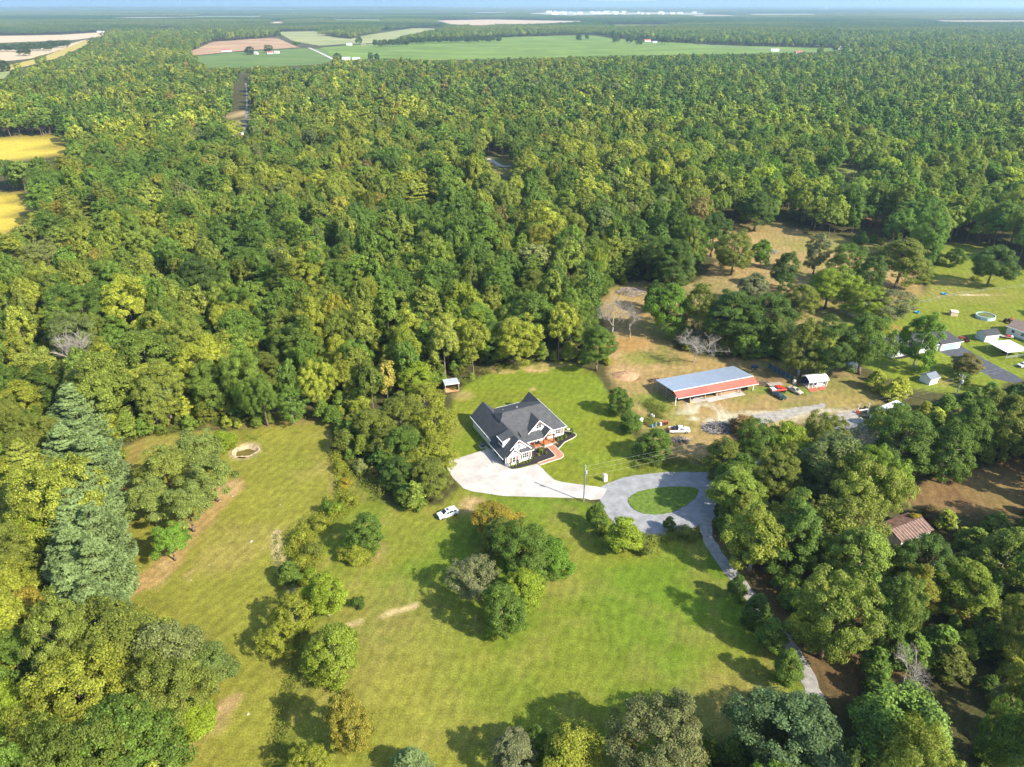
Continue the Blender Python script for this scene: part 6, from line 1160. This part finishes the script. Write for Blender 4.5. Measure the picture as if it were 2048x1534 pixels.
# building with the rusty roof in the lower right woods
e = empty('old_cabin', (80.1, 113.5, 0), R(25), 'white cabin with rusty striped metal roof among the trees at the lower right', 'cabin')
box('wall', mat('old_white', (.60, .57, .52), .8, .12, 1.5), e, 0, 9.0, 0, 5.6, 0, 2.6); M_RUST = mat('rusty_metal', (.17, .095, .07), .8, .35, 1.2, .2); M_PALESTRIP = mat('pale_metal', (.34, .27, .24), .7, .2, 1.5)
for k in range(12):
    x = -.3 + k * .8; m_ = M_RUST if k % 2 == 0 else M_PALESTRIP; w_ = .58 if k % 2 == 0 else .22
    MB().slab([(x, -.4, 2.5), (x + .8, -.4, 2.5), (x + .8, 2.8, 3.5), (x, 2.8, 3.5)], .06).build('roof_panel', M_RUST, e); MB().slab([(x, 2.8, 3.5), (x + .8, 2.8, 3.5), (x + .8, 6.0, 2.5), (x, 6.0, 2.5)], .06).build('roof_panel', M_RUST, e); MB().beam((x + .1, -.4, 2.55), (x + .1, 2.8, 3.55), .15, .05).build('roof_strip', M_PALESTRIP, e)
window(e, 'x', 0, 2, 3, 1, 2, -1); window(e, 'x', 0, 6, 7, 1, 2, -1)

# ------------------------------------------------------------------ poles, wires, mailbox, pond
def pole(name, px, h, label, arm=True, transformer=False, ang=R(115), loc=None):
    p = loc or W(*px); e = empty(name, (p.x, p.y, 0), ang, label, 'utility pole'); MB().tube((0, 0, -.2), (0, 0, h), .17, .11, 10).build('shaft', M_POST, e)
    if arm: MB().beam((-.9, .16, h - .5), (.9, .16, h - .5), .1, .12).build('crossarm', M_POST, e)
    for x in (-.8, .8) if arm else (): MB().lathe([(0, h - .44), (.06, h - .44), (.06, h - .26), (0, h - .22)], 8, (x, .16)).build('insulator', M_TRIM, e)
    if transformer: MB().lathe([(0, h - 2.6), (.26, h - 2.6), (.28, h - 2.5), (.28, h - 1.7), (.22, h - 1.6), (0, h - 1.58)], 12, (-.45, 0)).build('transformer', M_GALV, e)
    MB().tube((-.2, 0, .2), (-.2, 0, h - 1.2), .035).build('conduit', M_GALV, e); return p
P1 = pole('utility_pole', (1167, 1003), 10, 'grey wooden utility pole beside the end of the concrete driveway', False, False); MB_ = None
e = bpy.data.objects['utility_pole']; MB().lathe([(0, 7.9), (.22, 7.9), (.24, 8.0), (.24, 8.7), (0, 8.78)], 12, (-.42, 0)).build('transformer', M_GALV, e); MB().beam((-.5, 0, 9.6), (.3, 0, 9.6), .08, .1).build('crossarm', M_POST, e)
P2 = pole('utility_pole', (1905, 812), 10, 'utility pole with transformer between trees near the slate-roofed shed', True, True)
p3 = W(1267, 914); e = empty('metal_post', (p3.x, p3.y, 0), 0, 'thin pale metal post on the lawn left of the gravel loop', 'post'); MB().tube((0, 0, 0), (0, 0, 4.2), .09, .07, 8).build('shaft', M_GALV, e); MB().lathe([(0, 4.2), (.12, 4.2), (.1, 4.3), (0, 4.32)], 8).build('cap', M_GALV, e)
P3 = Vector((P2.x + 150, P2.y + 60, 0))
M_WIRE = mat('wire', (.52, .52, .50), .5, .05, 3, .4)
def wires(a, b, zs, label, sag=.9):
    e = empty('power_line', (a.x, a.y, 0), 0, label, 'power line')
    for za, zb, dx in zs:
        mb = MB(); pts = []
        for k in range(15): t = k / 14; pts.append(Vector((b.x - a.x, b.y - a.y, 0)) * t + Vector((dx, 0, za + (zb - za) * t - sag * 4 * t * (1 - t))))
        for p_, q_ in zip(pts, pts[1:]): mb.tube(p_, q_, .007, .007, 4)
        mb.build('wire', M_WIRE, e)
wires(P1, P2, ((9.7, 9.5, 0), (8.5, 8.4, 0), (6.9, 7.2, 0)), 'three overhead wires from the driveway pole to the pole by the slate-roofed shed', 1.2)
wires(P2, P3, ((9.5, 9.6, 0), (8.4, 8.6, 0)), 'two overhead wires leaving the right-hand pole toward the right edge', 1.4)
p = W(1210, 962); e = empty('mailbox_pillar', (p.x, p.y, 0), R(20), 'white brick mailbox pillar beside the driveway entrance', 'mailbox'); box('pillar', M_BRICK, e, -.42, .42, -.38, .38, 0, 1.75); box('cap', M_CONC, e, -.48, .48, -.44, .44, 1.752, 1.9); MB().tube((0, -.38, 1.2), (0, -.46, 1.2), .17, .17, 12).build('mailbox_door', M_BLACK, e)
# small dug pond
pc = W(490, 902); g = np.random.default_rng(12); V = []; 
prof = [(3.3, .0), (2.95, .1), (2.6, -.12), (2.25, -.5), (1.9, -.85), (1.0, -1.2)]
for i, (r_, z) in enumerate(prof):
    for j in range(36): a = j / 36 * 6.283; k = 1 + .12 * math.sin(a * 2 + 1) + .07 * math.sin(a * 5) + g.uniform(-.03, .03); V.append((r_ * k * math.cos(a), r_ * k * math.sin(a) * .95, z + g.uniform(-.05, .05)))
F = [(i * 36 + j, i * 36 + (j + 1) % 36, i * 36 + 36 + (j + 1) % 36, i * 36 + 36 + j) for i in range(5) for j in range(36)]
o = MB().add(V, F).build('pond_bank', mat('pale_clay', (.36, .28, .17), .95, .28, 1.6, .05, bump=.7)); o.location = (pc.x, pc.y, 0); tag(o, kind='structure')
o = MB().lathe([(0, -.62), (2.3, -.62)], 24).build('pond_water', mat('brown_water', (.13, .10, .025), .1, .15, .5, .5)); o.location = (pc.x, pc.y, 0); tag(o, kind='structure')

# ------------------------------------------------------------------ weeds, goldenrod and edge brush
def weeds(name, lines, tint, label, seed, dens=14, h=1.1, leaf=.32, cat='weeds'):
    g = np.random.default_rng(seed); Ps = []
    for px, wd in lines:
        L = [Vector((*p, 0)) for p in G(px)]
        for a, b in zip(L, L[1:]):
            n = int((b - a).length * wd * dens); t = g.random(n); off = g.normal(size=n) * wd * .32; dv = (b - a).normalized()
            P = np.stack([a.x + (b.x - a.x) * t - dv.y * off, a.y + (b.y - a.y) * t + dv.x * off], 1); cl = fbm(P[:, 0], P[:, 1], 2.2, seed); hh = h * (.25 + 1.1 * cl); Ps.append(np.concatenate([P, (hh * g.uniform(.1, 1, n))[:, None]], 1)[cl > .40])
    P = np.concatenate(Ps); n = len(P); s_ = leaf * g.uniform(.6, 1.3, n); V, F = quads(P, unit(g.normal(size=(n, 3)) * .6 + np.array((.1, -.2, 1))), g.normal(size=(n, 3)), s_ * .5, s_ * .3)
    me = npmesh(name, V, F, [M_LEAF], np.clip(g.normal(1, .22, n) * (.8 + .3 * P[:, 2] / h), .4, 1.8)); o = bpy.data.objects.new(name, me); COL.objects.link(o); o['tint'] = [float(c) for c in tint]; tag(o, label, cat, kind='stuff')
weeds('goldenrod', [([(672, 900), (690, 960), (690, 1010)], 3.2), ([(690, 1010), (640, 1050), (605, 1060)], 4.5), ([(605, 1060), (610, 1110), (600, 1150)], 6.5), ([(655, 1000), (660, 1020)], 2)], T['yellowgreen'], 'yellow-green goldenrod and weeds between the meadow and the lawn', 1, 95, 1.6, .26)
weeds('goldenrod', [([(672, 905), (690, 960), (692, 1010)], 2.2), ([(612, 1070), (622, 1110), (612, 1150)], 4)], T['gold'], 'golden flower heads above the weeds between meadow and lawn', 7, 14, 1.8, .2)
weeds('ditch_weeds', [([(595, 1330), (570, 1400), (560, 1460), (565, 1534)], 2.2), ([(600, 1160), (600, 1240), (590, 1330)], 2.6), ([(552, 1070), (560, 1130), (590, 1190)], 1.0)], T['olive'], 'olive weeds along the ditch line down the meadow', 2, 50, .9, .24)
weeds('edge_brush', [([(240, 880), (420, 848), (560, 836), (660, 832)], 4), ([(690, 870), (700, 930), (760, 1000)], 3), ([(905, 780), (960, 752), (1040, 730), (1140, 712), (1190, 722)], 3), ([(880, 830), (890, 880), (888, 930)], 2.5), ([(1270, 935), (1340, 925), (1420, 930)], 3.5), ([(1380, 1070), (1300, 1085), (1220, 1075)], 2.5), ([(1300, 800), (1320, 830), (1290, 850)], 6)], T['olive'], 'olive brush along the edges of the woods and the road', 3, 60, 1.6, .28)
weeds('pond_reeds', [([(462, 880), (490, 872), (515, 880)], 1.2)], T['lime'], 'green reeds on the far rim of the small pond', 5, 60, .7, .2)

# ------------------------------------------------------------------ far farms, town and water towers
M_WHITEB = mat('far_white', (.78, .77, .74), .6, .04, .2); M_REDROOF = mat('far_red_roof', (.36, .11, .09), .7, .1, .2); M_GREYROOF = mat('far_grey_roof', (.36, .38, .42), .6, .1, .2)
for px, L, D, hw, hr, rm, ang, label in (((452, 104), 20, 10, 3.5, 6, M_REDROOF, 8, 'far white barn with red roof at the edge of the ploughed field'), ((508, 109), 14, 9, 3, 5.5, M_GREYROOF, -5, 'far white house between two trees below the ploughed field'), ((540, 108), 12, 9, 3, 5.5, M_REDROOF, 10, 'far white house right of the two trees below the ploughed field'), ((553, 107), 10, 8, 3, 5, M_GREYROOF, 0, 'smaller far white house at the field edge right of the red-roofed house'), ((692, 121), 16, 10, 3.5, 6, M_GREYROOF, 10, 'far white farmhouse at the end of the farm road'), ((712, 120), 14, 9, 3, 5, M_GREYROOF, 0, 'far white shed right of the farmhouse at the farm road'), ((698, 91), 14, 9, 3.5, 6, M_GREYROOF, 0, 'far white house on the county road beyond the soy field'), ((726, 91), 10, 8, 3, 5, M_BRNSH, 0, 'far brown shed on the county road beyond the soy field'), ((1296, 84), 18, 11, 4, 7, M_REDROOF, 10, 'far white house with red roof among trees in the soy field'), ((1310, 86), 12, 8, 3, 5, M_GREYROOF, 0, 'far white shed beside the red-roofed house in the soy field'), ((1550, 103), 18, 10, 3.5, 6, M_GREYROOF, -5, 'far white house near the right end of the soy field'), ((1600, 108), 18, 10, 3.5, 6, M_REDROOF, 5, 'far house with brownish roof at the right end of the soy field'), ((1682, 99), 12, 9, 4, 7.5, M_GREYROOF, 0, 'far white gabled house beside a tree at the right of the soy field'), ((1633, 91), 14, 9, 3.5, 5.5, M_GREYROOF, 0, 'far white building in the trees beyond the soy field'), ((763, 168), 16, 9, 3.5, 5, M_GREYROOF, 0, 'white long-roofed building inside the woods below the soy field'), ((885, 232), 10, 7, 3.5, 5, M_GREYROOF, 0, 'small white building inside the woods in the middle distance'), ((835, 335), 10, 7, 3.5, 5, M_GREYROOF, 15, 'white trailer house in a gap in the woods left of the pale driveway'), ((1665, 325), 14, 8, 3.4, 5.4, M_BRNSH, 0, 'brown-roofed cabin in a gap of the woods right of the centre'), ((1050, 300), 14, 8, 3.2, 5, M_BRNSH, 0, 'dark house hidden in the woods above the pale driveway'), ((200, 65), 24, 12, 5, 8, M_GREYROOF, 0, 'far white barn at the top of the tan wheat field'), ((465, 275), 16, 6, 3, 4, M_GREYROOF, 5, 'low white building at the lower end of the woodland clearing')):
    p = W(*px); gabled('farm_building', (p.x - L / 2, p.y, 0), R(ang), L, D, hw, hr, M_WHITEB if 'dark' not in label and 'brown' not in label else M_WOOD, rm, label, 'building', .5, wins=((2, 3.4, 1, 2.2), (L - 3.4, L - 2, 1, 2.2)))
# trees standing in the far fields
for i, (x, y, wd, h, t_, label) in enumerate(((498, 100, 22, 16, 'dark', 'left lone dark tree between the far white houses'), (536, 97, 18, 17, 'dark', 'right lone dark tree between the far white houses'), (675, 113, 16, 15, 'dark', 'dark tree left of the farmhouse on the farm road'), (741, 112, 12, 14, 'dark', 'left one of the two trees right of the farm road houses'), (754, 113, 12, 15, 'dark', 'right one of the two trees right of the farm road houses'), (718, 80, 16, 20, 'green', 'light green tree by the far county road house'), (8, 130, 24, 17, 'dark', 'dark tree at the left edge of the tan field'), (48, 102, 28, 17, 'dark', 'dark round tree in the tan fields at the far left'), (1158, 74, 14, 18, 'dark', 'left lone tree at the far edge of the soy field'), (1174, 73, 8, 16, 'dark', 'right lone tree at the far edge of the soy field'), (1232, 77, 18, 18, 'green', 'tree left of the red-roofed house in the soy field'), (1260, 79, 18, 18, 'dark', 'tree just left of the red-roofed house in the soy field'), (1280, 82, 18, 16, 'green', 'tree in front of the red-roofed house in the soy field'), (1330, 80, 18, 18, 'dark', 'tree right of the red-roofed house in the soy field'), (1672, 94, 14, 16, 'dark', 'dark tree left of the far white gabled house'))):
    plant_px('oak' if i % 2 else 'maple', x, y, wd, h, np.array(T[t_]) * .8, label)
for k, (x0, x1, y, wd) in enumerate(((752, 790, 86, 14), (795, 820, 84, 12), (825, 1005, 80, 13), (0, 100, 94, 17), (98, 140, 87, 18))):     # windbreak rows
    xs_ = np.arange(x0, x1, 9 if k < 3 else 12)
    for q_, x in enumerate(xs_):
        plant_px('oak', x + random.uniform(-2, 2), y + random.uniform(-1.2, 1.2) - (x - x0) * .02, wd, 17, np.array(T['dark']) * random.uniform(.75, .95), f'{ORD[q_]} dark tree from the left in the ' + ['short windbreak left of the soy field', 'middle windbreak beside the soy field', 'long windbreak along the soy field', 'left windbreak between the tan fields', 'right windbreak between the tan fields'][k], ['short soy field windbreak', 'middle soy field windbreak', 'long soy field windbreak', 'left tan field windbreak', 'right tan field windbreak'][k])
g = np.random.default_rng(77)
for k in range(44):
    x = g.uniform(1085, 1250) if k < 34 else g.uniform(1250, 1400); y = g.uniform(25.0, 29.5); p = W(x, y); L = g.uniform(18, 60)
    e = empty('town_building', (p.x, p.y, 0), g.uniform(-.4, .4), 'small white building of the far town on the horizon', 'building', 'buildings of the far town'); box('wall', M_WHITEB, e, -L / 2, L / 2, -10, 10, 0, g.uniform(9, 16)); 
    ch = e.children[0].dimensions.z; MB().prism([(-11, 0), (11, 0), (0, 5)], -L / 2 - 1, L / 2 + 1, 'x').build('roof', M_GREYROOF if k % 3 else M_WHITEB, e).location.z = 14
for px, label in (((1651, 22), 'white water tower on the horizon right of the far town'), ((1367, 17.5), 'farther white water tower on the horizon above the far town')):
    p = W(*px); e = empty('water_tower', (p.x, p.y, 0), 0, label, 'water tower'); MB().lathe([(0, 30), (5, 31), (10, 35), (11, 39), (9, 43), (4, 46), (0, 46.5)], 16).build('tank', M_WHITEB, e, smooth=True); MB().lathe([(3, 0), (2.2, 10), (2.2, 31)], 12).build('column', M_WHITEB, e)

# ------------------------------------------------------------------ far hills and the air
def hills():
    for nm, y0, hgt, seed, x0, x1 in (('hills', 25500, 330, 1, -24000, 24000), ('low_hills', 12500, 62, 4, -12500, 400)):
        xs = np.linspace(x0, x1, 220); V = []; F = []
        for k, (dy, f) in enumerate(((-1500, 0), (-600, .75), (0, 1), (1500, 0))):
            H = np.array([hgt * (.35 + .9 * fbm(np.array([x]), np.array([seed * 900.]), 6000, seed, 4)[0] + .12 * (vnoise(np.array([x]), np.array([0.]), 500, seed + 3)[0] - .5)) * f for x in xs]); H *= sstep(0, .12, (xs - x0) / (x1 - x0)) * sstep(1, .85, (xs - x0) / (x1 - x0)) if nm == 'low_hills' else 1
            V += [(x, y0 + dy, z - 1.0) for x, z in zip(xs, H)]
        n = len(xs); F = [(k * n + i, k * n + i + 1, (k + 1) * n + i + 1, (k + 1) * n + i) for k in range(3) for i in range(n - 1)]
        o = MB().add(V, F).build('hills', mat('hill_woods', (.07, .10, .04), .95, .3, .004, .05), None, smooth=True); tag(o, kind='structure')
hills()
hz = MB().box(-27000, 27000, -2600, 31000, -4, 460).build('haze', M_BARK); hz.data.materials.clear()
hm = bpy.data.materials.new('air'); hm.use_nodes = True; hn = hm.node_tree.nodes; hn.clear(); ho = hn.new('ShaderNodeOutputMaterial'); pv = hn.new('ShaderNodeVolumePrincipled')
pv.inputs['Color'].default_value = (.55, .76, 1.0, 1); pv.inputs['Density'].default_value = .000085; pv.inputs['Anisotropy'].default_value = .35
hm.node_tree.links.new(pv.outputs[0], ho.inputs['Volume']); hz.data.materials.append(hm); tag(hz, kind='stuff')
